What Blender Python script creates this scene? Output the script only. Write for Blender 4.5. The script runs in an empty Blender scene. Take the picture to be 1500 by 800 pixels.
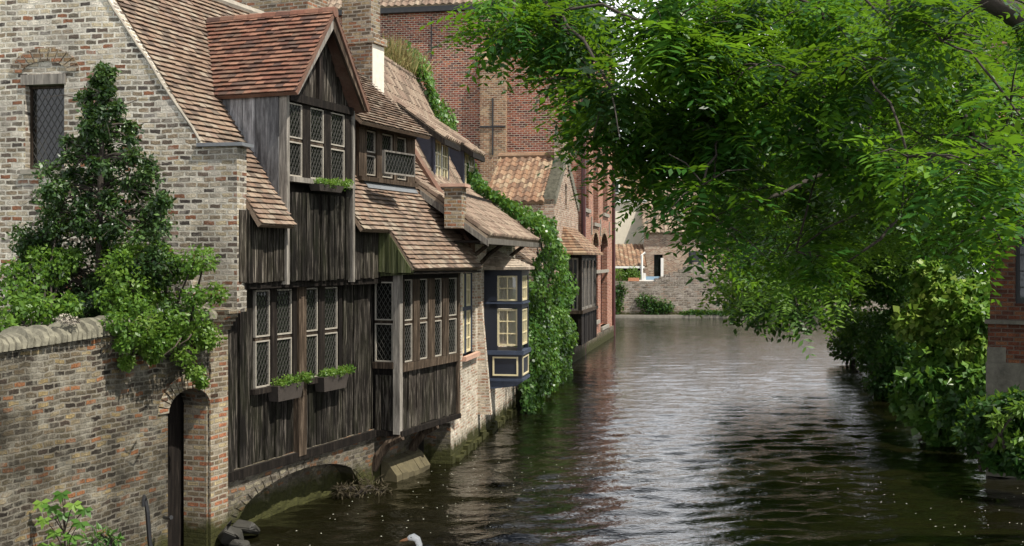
import bpy, math, random
import numpy as np
from mathutils import Vector
random.seed(7); rng = np.random.default_rng(7)
R = math.radians
sc = bpy.context.scene
COL = sc.collection
# ------------------------------------------------------------------ camera, sky, sun
FP = 1700.0; HZ = 380.0; CX = 750.0; CZ = 4.0
cam = bpy.data.objects.new('camera', bpy.data.cameras.new('camera'))
COL.objects.link(cam); cam.location = (0, 0, CZ); cam.rotation_euler = (R(90), 0, 0)
cam.data.sensor_width = 36; cam.data.lens = FP/1500*36
cam.data.shift_y = -(400-HZ)/1500
cam.data.clip_start = 0.1; cam.data.clip_end = 5000
sc.camera = cam
SUN_H = Vector((0.85, -0.53, 0)).normalized(); SUN_EL = R(59)
sdir = Vector((SUN_H.x*math.cos(SUN_EL), SUN_H.y*math.cos(SUN_EL), math.sin(SUN_EL)))
sun = bpy.data.objects.new('sun', bpy.data.lights.new('sun', 'SUN'))
COL.objects.link(sun); sun.data.energy = 5.0; sun.data.angle = R(0.5); sun.data.color = (1, .94, .84)
sun.rotation_euler = sdir.to_track_quat('Z', 'Y').to_euler(); sun.location = (30, -10, 40)
w = bpy.data.worlds.new('World'); sc.world = w; w.use_nodes = True
nt = w.node_tree; nt.nodes.clear()
wo = nt.nodes.new('ShaderNodeOutputWorld'); bg = nt.nodes.new('ShaderNodeBackground')
sky = nt.nodes.new('ShaderNodeTexSky'); sky.sky_type = 'NISHITA'; sky.sun_disc = False
sky.sun_elevation = SUN_EL; sky.sun_rotation = math.atan2(SUN_H.x, SUN_H.y)
tc = nt.nodes.new('ShaderNodeTexCoord'); mp = nt.nodes.new('ShaderNodeMapping'); mp.inputs['Scale'].default_value = (1, 1, 2.2)
nz = nt.nodes.new('ShaderNodeTexNoise'); nz.inputs['Scale'].default_value = 1.7; nz.inputs['Detail'].default_value = 7
cr = nt.nodes.new('ShaderNodeValToRGB'); cr.color_ramp.elements[0].position = .46; cr.color_ramp.elements[1].position = .62
mx = nt.nodes.new('ShaderNodeMix'); mx.data_type = 'RGBA'; mx.inputs[7].default_value = (13.2, 13.6, 14.2, 1)
L = nt.links
L.new(tc.outputs['Generated'], mp.inputs['Vector']); L.new(mp.outputs[0], nz.inputs['Vector'])
L.new(nz.outputs['Fac'], cr.inputs['Fac'])
sx_ = nt.nodes.new('ShaderNodeSeparateXYZ'); L.new(tc.outputs['Generated'], sx_.inputs[0])
hr = nt.nodes.new('ShaderNodeMapRange'); L.new(sx_.outputs[2], hr.inputs[0]); hr.inputs[1].default_value = .35; hr.inputs[2].default_value = .75; hr.inputs[3].default_value = 1; hr.inputs[4].default_value = 0
am = nt.nodes.new('ShaderNodeMath'); am.operation = 'MAXIMUM'; L.new(cr.outputs['Color'], am.inputs[0]); L.new(hr.outputs[0], am.inputs[1]); L.new(am.outputs[0], mx.inputs[0])
hc = nt.nodes.new('ShaderNodeMix'); hc.data_type = 'RGBA'; L.new(hr.outputs[0], hc.inputs[0]); hc.inputs[6].default_value = (8, 8.3, 8.8, 1); hc.inputs[7].default_value = (25, 25.5, 26.5, 1); L.new(hc.outputs[2], mx.inputs[7])
L.new(sky.outputs[0], mx.inputs[6]); L.new(mx.outputs[2], bg.inputs['Color'])
bg.inputs['Strength'].default_value = .05; L.new(bg.outputs[0], wo.inputs['Surface'])
sc.view_settings.view_transform = 'Standard'; sc.view_settings.look = 'None'
sc.view_settings.exposure = 0.6; sc.view_settings.gamma = 1
sc.view_settings.use_curve_mapping = False

# ------------------------------------------------------------------ helpers
def P(px, py, Y): return Vector(((px-CX)/FP*Y, Y, CZ-(py-HZ)/FP*Y))
class MB:
    def __init__(s): s.v = []; s.f = []; s.r = []
    def face(s, pts, r=None):
        n = len(s.v); s.v += [tuple(p) for p in pts]; s.f.append(tuple(range(n, n+len(pts)))); s.r.append(random.random() if r is None else r)
    def box(s, x0, x1, y0, y1, z0, z1, r=None): s.obox((0,0,0), (1,0,0), (0,1,0), (0,0,1), x0, x1, y0, y1, z0, z1, r)
    def obox(s, O, a, b, c, x0, x1, y0, y1, z0, z1, r=None):
        O = Vector(O); a = Vector(a); b = Vector(b); c = Vector(c)
        P8 = [O+a*x+b*y+c*z for z in (z0, z1) for x, y in ((x0,y0),(x1,y0),(x1,y1),(x0,y1))]
        s.hexa(P8, r, a.cross(b).dot(c)*(x1-x0)*(y1-y0)*(z1-z0) < 0)
    def hexa(s, p, r=None, flip=False):
        n = len(s.v); s.v += [tuple(q) for q in p]; r = random.random() if r is None else r
        for f in ((0,3,2,1),(4,5,6,7),(0,1,5,4),(1,2,6,5),(2,3,7,6),(3,0,4,7)):
            s.f.append(tuple(n+i for i in (f[::-1] if flip else f))); s.r.append(r)
    def prism(s, pts, off, r=None):          # polygon extruded by a vector
        pts = [Vector(p) for p in pts]; off = Vector(off); r = random.random() if r is None else r
        nn = Vector((0,0,0))
        for i in range(len(pts)): nn += pts[i].cross(pts[(i+1) % len(pts)])
        if nn.dot(off) > 0: pts = pts[::-1]
        n = len(s.v); k = len(pts); s.v += [tuple(p) for p in pts]+[tuple(p+off) for p in pts]
        s.f.append(tuple(range(n, n+k))); s.f.append(tuple(range(n+2*k-1, n+k-1, -1))); s.r += [r, r]
        for i in range(k):
            j = (i+1) % k; s.f.append((n+j, n+i, n+k+i, n+k+j)); s.r.append(r)
    def tube(s, pts, rad, n=6, r=None, sx=1.0):
        pts = [Vector(p) for p in pts]; base = len(s.v); r = random.random() if r is None else r
        up = Vector((0,0,1)); prev = None
        for i, p in enumerate(pts):
            t = (pts[min(i+1, len(pts)-1)]-pts[max(i-1, 0)]).normalized()
            if prev is None:
                x = t.cross(up) if abs(t.z) < .95 else t.cross(Vector((1,0,0)))
            else: x = prev-t*prev.dot(t)
            x.normalize(); prev = x; y = t.cross(x)
            rr = rad[i] if hasattr(rad, '__len__') else rad
            for k in range(n):
                a = 2*math.pi*k/n; s.v.append(tuple(p+x*math.cos(a)*rr*sx+y*math.sin(a)*rr))
        for i in range(len(pts)-1):
            for k in range(n):
                a = base+i*n+k; b = base+i*n+(k+1) % n; s.f.append((a, b, b+n, a+n)); s.r.append(r)
        s.f.append(tuple(base+k for k in range(n))[::-1]); s.r.append(r)
        s.f.append(tuple(base+(len(pts)-1)*n+k for k in range(n))); s.r.append(r)
def link(name, me, mt, parent=None):
    o = bpy.data.objects.new(name, me); COL.objects.link(o)
    if mt: me.materials.append(mt)
    if parent: o.parent = parent
    return o
def obj(name, mb, mt, parent=None, smooth=False, world=False, label=None):
    v = np.array(mb.v, dtype=np.float32).reshape(-1, 3)
    if world and parent: v = v-np.array(parent.location, dtype=np.float32)
    me = bpy.data.meshes.new(name); me.from_pydata(v.tolist(), [], mb.f)
    at = me.attributes.new('rnd', 'FLOAT', 'FACE'); at.data.foreach_set('value', np.array(mb.r, dtype=np.float32))
    me.update()
    uv = me.uv_layers.new(name='UVMap'); nl = len(me.loops); buf = np.zeros((nl, 2), dtype=np.float32)
    Z = Vector((0,0,1)); vs = me.vertices
    for p in me.polygons:
        n = p.normal; t = Z.cross(n)
        if t.length < .05: t = Vector((1,0,0))
        t.normalize(); b = n.cross(t)
        for li in p.loop_indices:
            c = vs[me.loops[li].vertex_index].co; buf[li] = (c.dot(t), c.dot(b))
    uv.data.foreach_set('uv', buf.ravel())
    if smooth: me.polygons.foreach_set('use_smooth', [True]*len(me.polygons))
    o = link(name, me, mt, parent)
    if label: o['label'] = label
    return o
def tag(o, label=None, cat=None, group=None, kind=None):
    if label: o['label'] = label
    if cat: o['category'] = cat
    if group: o['group'] = group
    if kind: o['kind'] = kind
    return o
def thing(name, label, cat, loc=(0,0,0), rz=0, group=None):
    o = bpy.data.objects.new(name, None); COL.objects.link(o); o.location = loc; o.rotation_euler = (0, 0, rz)
    o.empty_display_size = .2
    return tag(o, label, cat, group)
class Frame:                                  # facade frame: u along the facade, d outwards to the canal
    def __init__(s, x, y, m):
        s.O = (x, y); k = math.hypot(1, m); s.U = (m/k, 1/k); s.N = (1/k, -m/k); s.rz = math.atan2(s.U[1], s.U[0])
    def W(s, u, d, z): return Vector((s.O[0]+u*s.U[0]+d*s.N[0], s.O[1]+u*s.U[1]+d*s.N[1], z))
    def u(s, px, d=0):
        k = (px-CX)/FP; x = s.O[0]+d*s.N[0]; y = s.O[1]+d*s.N[1]
        return (k*y-x)/(s.U[0]-k*s.U[1])
    def uz(s, px, py, d=0):
        u = s.u(px, d); Y = s.O[1]+u*s.U[1]+d*s.N[1]; return u, CZ-(py-HZ)/FP*Y
    def d(s, px, u):
        k = (px-CX)/FP; x = s.O[0]+u*s.U[0]; y = s.O[1]+u*s.U[1]; return (k*y-x)/(s.N[0]-k*s.N[1])
    def z(s, py, u, d): return CZ-(py-HZ)/FP*(s.O[1]+u*s.U[1]+d*s.N[1])
XA, YA, ZA = Vector((1,0,0)), Vector((0,1,0)), Vector((0,0,1))
def V(u, d, z): return Vector((u, -d, z))
def ubox(mb, u0, u1, d0, d1, z0, z1, r=None): mb.box(u0, u1, -d1, -d0, z0, z1, r)
# bases: (a = along, n = outwards)
FAC = (XA, -YA)            # facade facing the canal, along u
SID = (-YA, -XA)           # side facing the camera, along d

def colwall(mb, O, a, n, s0, s1, zb, zt, openings=(), th=.35, step=None):
    """wall of prisms with real openings; zb/zt may be functions of s; opening = (s0,s1,z0,z1,rise)"""
    fb = zb if callable(zb) else (lambda s: zb); ft = zt if callable(zt) else (lambda s: zt)
    br = {s0, s1}
    for o in openings:
        o0, o1 = o[0], o[1]; br |= {o0, o1}
        if len(o) > 4 and o[4] > 0:
            for k in range(1, 10): br.add(o0+(o1-o0)*k/10)
    if step:
        k = s0+step
        while k < s1-1e-3: br.add(k); k += step
    br = sorted(b for b in br if s0-1e-6 <= b <= s1+1e-6)
    O = Vector(O)
    for p, q in zip(br[:-1], br[1:]):
        if q-p < 1e-4: continue
        segs = []; cur = (fb(p), fb(q)); m = (p+q)/2
        ops = sorted([o for o in openings if o[0] < m < o[1]], key=lambda o: o[2])
        for o in ops:
            if o[2] > cur[0]+1e-3: segs.append((cur, (o[2], o[2])))
            if len(o) > 4 and o[4] > 0:
                c = (o[0]+o[1])/2; h = (o[1]-o[0])/2
                top = tuple(o[3]+o[4]*math.sqrt(max(0, 1-((x-c)/h)**2)) for x in (p, q))
            else: top = (o[3], o[3])
            cur = top
        segs.append((cur, (ft(p), ft(q))))
        for (b0, b1), (t0, t1) in segs:
            if t0-b0 < 1e-3 and t1-b1 < 1e-3: continue
            A = [O+a*p+ZA*b0, O+a*q+ZA*b1, O+a*q+ZA*b1-n*th, O+a*p+ZA*b0-n*th,
                 O+a*p+ZA*t0, O+a*q+ZA*t1, O+a*q+ZA*t1-n*th, O+a*p+ZA*t0-n*th]
            mb.hexa(A, .5, a.cross(-n).z < 0)
def arch_ring(mb, O, a, n, s0, s1, z, rise, h=.22, proud=.015, depth=.2, k=15, full=True):
    O = Vector(O); c = (s0+s1)/2; w_ = (s1-s0)/2
    for i in range(k):
        t0 = math.pi*i/k+.02; t1 = math.pi*(i+1)/k-.02
        def q(t, e): return O+a*(c-(w_+e)*math.cos(t))+ZA*(z+(rise+e)*math.sin(t))
        pts = [q(t0, .0), q(t1, .0), q(t1, h), q(t0, h)]
        mb.prism([x+n*proud for x in pts], -n*(depth))
def boards(mb, O, a, n, x0, x1, y0, y1, wd=.15, th=.03, gap=.008):
    f0 = y0 if callable(y0) else (lambda s: y0); f1 = y1 if callable(y1) else (lambda s: y1)
    O = Vector(O); x = x0
    while x < x1-.01:
        e = min(x1, x+wd*random.uniform(.75, 1.25)); t = th*random.uniform(.5, 1.8); g = gap*random.uniform(.6, 2.6)
        dz = random.uniform(-.015, .015)
        xa, xb = x+g/2, e-g/2
        if xb > xa:
            A = [O+a*xa+ZA*(f0(xa)+dz), O+a*xb+ZA*(f0(xb)+dz), O+a*xb+ZA*(f0(xb)+dz)+n*t, O+a*xa+ZA*(f0(xa)+dz)+n*t,
                 O+a*xa+ZA*f1(xa), O+a*xb+ZA*f1(xb), O+a*xb+ZA*f1(xb)+n*t, O+a*xa+ZA*f1(xa)+n*t]
            mb.hexa(A, None, a.cross(n).z < 0)
        x = e
def tiles(mb, O, a, s, n, L0, L1, R0, R1, s0, s1, tw=.17, th=.105, lift=.042, kind='flat', deck=.06):
    O = Vector(O); a = Vector(a).normalized(); s = Vector(s).normalized(); n = Vector(n).normalized()
    def lr(t):
        k = (t-s0)/(s1-s0); return L0+(L1-L0)*k, R0+(R1-R0)*k
    T = lambda x, t, h: O+a*x+s*t+n*h
    fl = a.cross(s).dot(n) < 0
    mb.hexa([T(L0,s0,-deck), T(R0,s0,-deck), T(R1,s1,-deck), T(L1,s1,-deck), T(L0,s0,0), T(R0,s0,0), T(R1,s1,0), T(L1,s1,0)], .5, fl)
    rows = max(1, int(round((s1-s0)/th))); th = (s1-s0)/rows
    wob = [random.uniform(-.004, .004) for _ in range(rows)]
    for i in range(rows):
        sb = s0+i*th; st = min(sb+th*1.05, s1); l, r = lr(sb+th/2)
        if r-l < .03: continue
        off = (i % 2)*tw/2 if kind == 'flat' else 0
        k0 = math.floor((l-off)/tw)
        k = k0
        while True:
            x0 = k*tw+off; x1 = x0+tw-.005; k += 1
            if x0 > r: break
            x0 = max(x0, l); x1 = min(x1, r)
            if x1-x0 < .015: continue
            rr = random.random(); j = random.uniform(-.006, .006)+wob[i]; h = lift+random.uniform(-.005, .008)
            t0 = sb+j; dd = random.uniform(-.004, .004)
            if kind == 'flat':
                A = [T(x0,t0,h-.013), T(x1,t0+dd,h-.013+dd), T(x1,st,.001), T(x0,st,.001), T(x0,t0,h), T(x1,t0+dd,h+dd), T(x1,st,.012), T(x0,st,.012)]
                if fl: q = [(4,7,6,5),(0,4,5,1),(1,5,6,2),(3,7,4,0),(0,1,2,3)]
                else: q = [(4,5,6,7),(0,1,5,4),(1,2,6,5),(3,0,4,7),(3,2,1,0)]
                b = len(mb.v); mb.v += [tuple(p) for p in A]
                for f in q: mb.f.append(tuple(b+z for z in f)); mb.r.append(rr)
            else:
                nn = 5; b = len(mb.v)
                prof = [.012, .07, .08, .035, .004, .012]
                for e in range(nn+1):
                    x = x0+(x1-x0)*e/nn
                    mb.v.append(tuple(T(x, t0, 0))); mb.v.append(tuple(T(x, t0, prof[e]+h*.6))); mb.v.append(tuple(T(x, st, prof[e])))
                for e in range(nn):
                    c = b+e*3
                    f1 = (c, c+3, c+4, c+1); f2 = (c+1, c+4, c+5, c+2)
                    for f in (f1, f2): mb.f.append(f[::-1] if fl else f); mb.r.append(rr)

# ------------------------------------------------------------------ materials
class NT:
    def __init__(s, name):
        s.m = bpy.data.materials.new(name); s.m.use_nodes = True; s.t = s.m.node_tree; s.t.nodes.clear()
        s.out = s.t.nodes.new('ShaderNodeOutputMaterial'); s.b = s.t.nodes.new('ShaderNodeBsdfPrincipled')
        s.t.links.new(s.b.outputs[0], s.out.inputs[0]); s.tc = s.t.nodes.new('ShaderNodeTexCoord')
    def set(s, sock, v):
        if hasattr(v, 'is_linked') or isinstance(v, bpy.types.NodeSocket): s.t.links.new(v, sock)
        else:
            if isinstance(v, tuple) and len(v) == 3 and sock.type == 'RGBA': v = v+(1,)
            sock.default_value = v
    def map(s, vec, scale=(1,1,1), loc=(0,0,0), rot=(0,0,0)):
        n = s.t.nodes.new('ShaderNodeMapping'); s.set(n.inputs['Vector'], vec); n.inputs['Scale'].default_value = scale
        n.inputs['Location'].default_value = loc; n.inputs['Rotation'].default_value = rot; return n.outputs[0]
    def noise(s, vec, scale, detail=4, rough=.55, dist=0, color=False):
        n = s.t.nodes.new('ShaderNodeTexNoise'); s.set(n.inputs['Vector'], vec); n.inputs['Scale'].default_value = scale
        n.inputs['Detail'].default_value = detail; n.inputs['Roughness'].default_value = rough; n.inputs['Distortion'].default_value = dist
        return n.outputs['Color' if color else 'Fac']
    def ramp(s, fac, stops, interp='LINEAR'):
        n = s.t.nodes.new('ShaderNodeValToRGB'); e = n.color_ramp.elements; n.color_ramp.interpolation = interp
        while len(e) < len(stops): e.new(.5)
        for i, (p, c) in enumerate(stops):
            e[i].position = p; c = c if isinstance(c, tuple) else (c, c, c); e[i].color = c+(1,)
        s.set(n.inputs[0], fac); return n.outputs[0]
    def mix(s, fac, a, b, mode='MIX'):
        n = s.t.nodes.new('ShaderNodeMix'); n.data_type = 'RGBA'; n.blend_type = mode
        s.set(n.inputs[0], fac); s.set(n.inputs[6], a); s.set(n.inputs[7], b); return n.outputs[2]
    def math(s, op, a, b=0):
        n = s.t.nodes.new('ShaderNodeMath'); n.operation = op; s.set(n.inputs[0], a); s.set(n.inputs[1], b); return n.outputs[0]
    def vadd(s, a, b):
        n = s.t.nodes.new('ShaderNodeVectorMath'); n.operation = 'ADD'; s.set(n.inputs[0], a); s.set(n.inputs[1], b); return n.outputs[0]
    def vscale(s, a, k):
        n = s.t.nodes.new('ShaderNodeVectorMath'); n.operation = 'SCALE'; s.set(n.inputs[0], a); n.inputs[3].default_value = k; return n.outputs[0]
    def rnd(s):
        n = s.t.nodes.new('ShaderNodeAttribute'); n.attribute_name = 'rnd'; return n.outputs['Fac']
    def posz(s):
        g = s.t.nodes.new('ShaderNodeNewGeometry'); x = s.t.nodes.new('ShaderNodeSeparateXYZ'); s.t.links.new(g.outputs['Position'], x.inputs[0]); return x.outputs[2]
    def bump(s, h, strength=.5, dist=.02, normal=None):
        n = s.t.nodes.new('ShaderNodeBump'); n.inputs['Strength'].default_value = strength; n.inputs['Distance'].default_value = dist
        s.set(n.inputs['Height'], h)
        if normal: s.set(n.inputs['Normal'], normal)
        s.t.links.new(n.outputs[0], s.b.inputs['Normal']); return n.outputs[0]
    def done(s, color, rough=.85, **k):
        s.set(s.b.inputs['Base Color'], color); s.set(s.b.inputs['Roughness'], rough)
        for q, v in k.items(): s.set(s.b.inputs[q.replace('_', ' ')], v)
        return s.m
def brick(name, pal, mortar, bw=.2, bh=.07, ms=.012, dist=.012, stain=(.03,.025,.02), amt=.5, moss=True, bumpd=.02, pale=None, stain_scale=.8, rot=0, palemt=.5):
    n = NT(name); uv = n.tc.outputs['UV']
    ns = n.noise(uv, 3.0, 3, color=True)
    v = n.vadd(uv, n.vscale(ns, dist*2.5)); v = n.vadd(v, n.vscale(n.noise(uv, 14, 2, color=True), dist))
    if rot: v = n.map(v, rot=(0, 0, rot))
    b = n.t.nodes.new('ShaderNodeTexBrick'); n.set(b.inputs['Vector'], v); b.offset = .5
    for k, q in (('Color1', (0,0,0,1)), ('Color2', (1,1,1,1)), ('Mortar', (.5,.5,.5,1)), ('Scale', 1), ('Mortar Size', ms), ('Mortar Smooth', .25), ('Bias', 0), ('Brick Width', bw), ('Row Height', bh)):
        b.inputs[k].default_value = q
    k = len(pal); c = n.ramp(b.outputs['Color'], [(i/k, p) for i, p in enumerate(pal)], 'CONSTANT')
    fine = n.noise(uv, 45, 4, .7)
    c = n.mix(.8, c, n.ramp(fine, [(.3, .3), (.7, 1.5)]), 'MULTIPLY')
    c = n.mix(.6, c, n.ramp(n.noise(uv, 7, 5, .7), [(.35, .45), (.65, 1.35)]), 'MULTIPLY')
    c = n.mix(.6, c, n.ramp(n.noise(n.map(uv, loc=(5,8,0)), 1.1, 6, .7), [(.36, .4), (.62, 1.25)]), 'MULTIPLY')
    mort = n.mix(.7, mortar, n.ramp(n.noise(uv, 9, 4, .7), [(.3, .4), (.7, 1.25)]), 'MULTIPLY')
    c = n.mix(b.outputs['Fac'], c, mort)
    if pale:
        c = n.mix(n.math('MULTIPLY', n.ramp(n.noise(n.map(uv, loc=(3,1,0)), 2.6, 6, .75), [(.5, 0.), (.62, 1.)]), palemt), c, pale)
    st = n.ramp(n.noise(n.map(uv, loc=(7,3,0)), stain_scale, 7, .7), [(.42, 0.), (.62, 1.)])
    c = n.mix(n.math('MULTIPLY', st, amt), c, stain)
    if moss:
        z = n.posz(); zz = n.math('SUBTRACT', z, n.math('MULTIPLY', n.noise(uv, 5, 4), .5))
        c = n.mix(n.ramp(zz, [(-.05+.05, 1.), (.24, 0.)]), c, n.mix(n.noise(uv, 12, 3), (.018,.018,.007), (.065,.066,.018)))
    h = n.math('MULTIPLY', n.math('SUBTRACT', 1, b.outputs['Fac']), .7); h = n.math('ADD', h, n.math('MULTIPLY', fine, .45))
    n.bump(h, 1.0, bumpd*1.4)
    return n.done(c, .9, Specular_IOR_Level=.2)
M = {}
M['stone'] = brick('pale_old_brick', [(.32,.25,.17), (.48,.41,.30), (.15,.115,.09), (.58,.51,.39), (.30,.13,.07), (.17,.145,.11), (.50,.42,.28), (.68,.62,.52), (.08,.068,.06), (.38,.34,.27)], (.66,.62,.53), .185, .078, .015, .026, amt=.45, pale=(.5,.46,.4), moss=False, stain=(.06,.05,.04))
M['garden'] = brick('mossy_old_brick', [(.10,.08,.052), (.19,.145,.09), (.06,.045,.034), (.27,.12,.055), (.14,.12,.088), (.22,.18,.115), (.08,.068,.052), (.29,.22,.11), (.12,.10,.065), (.035,.028,.022)], (.22,.20,.16), .175, .066, .012, .032, amt=.88, stain=(.018,.016,.011), pale=(.33,.31,.25), stain_scale=.6, palemt=.6)
M['pier'] = brick('mixed_pier_brick', [(.30,.23,.14), (.40,.17,.09), (.22,.17,.11), (.42,.34,.2), (.2,.12,.08), (.35,.3,.22)], (.36,.32,.25), .2, .072, .014, .015, amt=.35, stain=(.04,.035,.025))
M['chimney'] = brick('yellow_brown_brick', [(.30,.2,.11), (.36,.28,.17), (.2,.13,.08), (.42,.34,.24), (.34,.16,.09), (.14,.11,.08)], (.36,.32,.26), .2, .075, .014, .012, amt=.3, moss=False)
M['facade'] = brick('limewashed_brick', [(.54,.45,.33), (.64,.55,.43), (.42,.31,.22), (.70,.62,.50), (.46,.27,.18), (.58,.50,.38)], (.62,.56,.47), .19, .062, .012, .012, amt=.15, pale=(.66,.61,.52), stain=(.12,.1,.07))
M['red'] = brick('red_mansion_brick', [(.24,.066,.04), (.30,.09,.05), (.17,.053,.04), (.34,.115,.06), (.10,.042,.035), (.26,.077,.058)], (.42,.34,.27), .23, .092, .016, .003, amt=.12, moss=False, stain=(.06,.03,.025), bumpd=.012)
M['redlit'] = brick('sunlit_red_brick', [(.36,.14,.09), (.42,.18,.11), (.29,.11,.07), (.46,.22,.14)], (.42,.3,.24), .22, .075, .012, .003, amt=.1, bumpd=.01)  # the mansion's red brick, coloured paler for its sunlit canal side
M['orange'] = brick('orange_buttress_brick', [(.34,.17,.09), (.40,.23,.13), (.27,.13,.075), (.44,.29,.17), (.24,.15,.095)], (.44,.36,.27), .22, .085, .014, .005, amt=.15, moss=False)
M['gable4'] = brick('pinkish_gable_brick', [(.42,.27,.18), (.5,.36,.26), (.36,.2,.13), (.56,.44,.33), (.3,.2,.14)], (.5,.43,.36), .22, .08, .014, .008, amt=.12, moss=False)
M['quay'] = brick('rubble_quay', [(.30,.26,.21), (.22,.18,.14), (.38,.33,.28), (.16,.13,.11), (.34,.25,.19)], (.33,.29,.24), .36, .15, .03, .06, amt=.35, stain=(.05,.05,.035), pale=(.42,.38,.33))
M['rightb'] = brick('dark_red_brick', [(.13,.042,.022), (.16,.058,.028), (.09,.033,.02), (.19,.08,.038)], (.12,.09,.07), .21, .08, .012, .004, amt=.25, stain=(.03,.02,.015))
M['base'] = brick('wet_foundation_masonry', [(.14,.12,.085), (.21,.18,.12), (.09,.075,.055), (.25,.13,.07), (.18,.16,.12), (.27,.24,.17)], (.17,.15,.12), .2, .08, .016, .05, amt=.55, stain=(.025,.022,.015), stain_scale=1.2)
def tile_mat(name, stops, lich=(.3,.27,.2), la=.4, dark=(.05,.035,.025), da=.5):
    n = NT(name); uv = n.tc.outputs['UV']; k = len(stops)
    c = n.ramp(n.rnd(), [(i/k, p) for i, p in enumerate(stops)], 'CONSTANT')
    c = n.mix(.55, c, n.ramp(n.noise(uv, 22, 5, .75), [(.25, .45), (.75, 1.4)]), 'MULTIPLY')
    c = n.mix(n.math('MULTIPLY', n.ramp(n.noise(n.map(uv, loc=(4,4,0)), 1.6, 7, .75), [(.48, 0.), (.66, 1.)]), la), c, lich)
    c = n.mix(n.math('MULTIPLY', n.ramp(n.noise(n.map(uv, scale=(1,.5,1), loc=(9,1,0)), 2.4, 7, .75), [(.46, 0.), (.68, 1.)]), da), c, dark)
    n.bump(n.noise(uv, 60, 4, .7), .5, .008)
    return n.done(c, .85, Specular_IOR_Level=.25)
M['tile'] = tile_mat('weathered_clay_tile', [(.215,.148,.105), (.19,.125,.088), (.155,.105,.078), (.25,.18,.13), (.21,.15,.115), (.11,.08,.062), (.26,.21,.16)])
M['tilered'] = tile_mat('red_clay_tile', [(.17,.075,.05), (.20,.095,.062), (.12,.058,.042), (.15,.08,.055), (.24,.12,.08), (.08,.045,.036)], la=.2, da=.5)
M['pantile'] = tile_mat('brown_pantile', [(.24,.175,.13), (.20,.14,.105), (.28,.215,.16), (.14,.10,.075)])
M['pantile_o'] = tile_mat('orange_pantile', [(.23,.135,.08), (.20,.11,.066), (.27,.17,.105), (.14,.085,.055), (.29,.21,.135)], la=.35, da=.5)
M['tilepale'] = tile_mat('pale_shingle', [(.42,.35,.28), (.36,.29,.23), (.5,.42,.34), (.3,.24,.19)])
def wood_mat(name, a, b, c_, spec=.15, sx=17, da=.5, grn=0):
    n = NT(name); uv = n.tc.outputs['UV']
    g = n.noise(n.vadd(n.map(uv, scale=(sx, 1.1, 1)), n.vscale(n.rnd(), 37)) if False else n.map(uv, scale=(sx, 1.1, 1)), 1.5, 7, .7, .4)
    c = n.ramp(g, [(.28, a), (.5, b), (.72, c_)])
    c = n.mix(.8, c, n.ramp(n.rnd(), [(0, .35), (.5, .85), (1, 1.5)]), 'MULTIPLY')
    c = n.mix(n.math('MULTIPLY', n.ramp(n.noise(n.map(uv, scale=(3, .6, 1)), 1.6, 6, .75), [(.45, 0.), (.65, 1.)]), da), c, (.012,.01,.008))
    if grn: c = n.mix(n.math('MULTIPLY', n.ramp(n.noise(n.map(uv, scale=(2, .8, 1), loc=(3,3,0)), 1.2, 5, .7), [(.45, 0.), (.7, 1.)]), grn), c, (.06,.075,.02))
    n.bump(g, .7, .012)
    return n.done(c, .8, Specular_IOR_Level=spec)
M['board'] = wood_mat('weathered_dark_board', (.003,.0025,.002), (.009,.0074,.006), (.16,.142,.12), grn=.1)  # dark timber, coloured darker still for the shade under the jetty
M['boardmid'] = wood_mat('weathered_brown_board', (.005,.004,.0035), (.024,.019,.0155), (.27,.24,.20), da=.5, grn=.12)
M['boardgrey'] = wood_mat('silvered_board', (.06,.06,.062), (.20,.20,.205), (.42,.42,.42), da=.6, sx=10)
M['boardgreen'] = wood_mat('algae_green_board', (.02,.025,.01), (.08,.09,.04), (.2,.2,.12), da=.3, grn=.6)
M['beam'] = wood_mat('old_oak_beam', (.010,.007,.005), (.045,.032,.022), (.17,.13,.095), sx=14, da=.4)
M['beamdark'] = wood_mat('tarred_oak', (.004,.003,.003), (.014,.011,.009), (.05,.04,.032), sx=14, da=.4)
M['beamgrey'] = wood_mat('grey_oak', (.06,.055,.048), (.17,.155,.135), (.34,.31,.27), sx=14, da=.3)
def plain(name, col, rough=.6, var=.35, sc_=8, bump=.15, **k):
    n = NT(name); ob = n.tc.outputs['Object']
    c = n.mix(var, col, n.ramp(n.noise(ob, sc_, 6, .7), [(.3, .35), (.7, 1.4)]), 'MULTIPLY')
    if bump: n.bump(n.noise(ob, sc_*4, 4, .7), bump, .01)
    return n.done(c, rough, **k)
M['paleframe'] = plain('chalky_casement_paint', (.34,.31,.26), .6)
M['cream'] = plain('cream_paint', (.66,.58,.36), .5, .2)
M['navy'] = plain('navy_paint', (.007,.011,.022), .45, .3)
M['navylit'] = plain('lit_navy_paint', (.035,.05,.085), .5, .4)  # the navy lightened to look lit on mouldings and window surround
M['slate'] = plain('dark_cheek_board', (.045,.05,.075), .6, .4)
M['maroon'] = plain('maroon_iron', (.06,.015,.015), .5, .2)
M['black'] = plain('black_iron', (.012,.012,.013), .5, .2)
M['lead'] = plain('lead_sheet', (.15,.16,.17), .5, .3)
M['leadcame'] = plain('lead_came', (.055,.052,.046), .5, .2)
M['mortar'] = plain('pale_mortar', (.30,.27,.22), .9, .4)
M['pale'] = plain('pale_chimney_plaster', (.66,.60,.5), .9, .3)
M['limestone'] = plain('limestone', (.24,.22,.18), .9, .5, 5, .4)
M['mossstone'] = plain('mossy_coping_stone', (.16,.15,.11), .95, .95, 7, .6)
M['render'] = plain('cream_render', (.62,.56,.45), .9, .15, 3)
M['white'] = plain('white_paint', (.75,.73,.68), .5, .1)
M['terra'] = plain('terracotta', (.42,.19,.10), .8, .3)
M['sillred'] = plain('pink_sill_stone', (.48,.30,.22), .8, .3)
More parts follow.
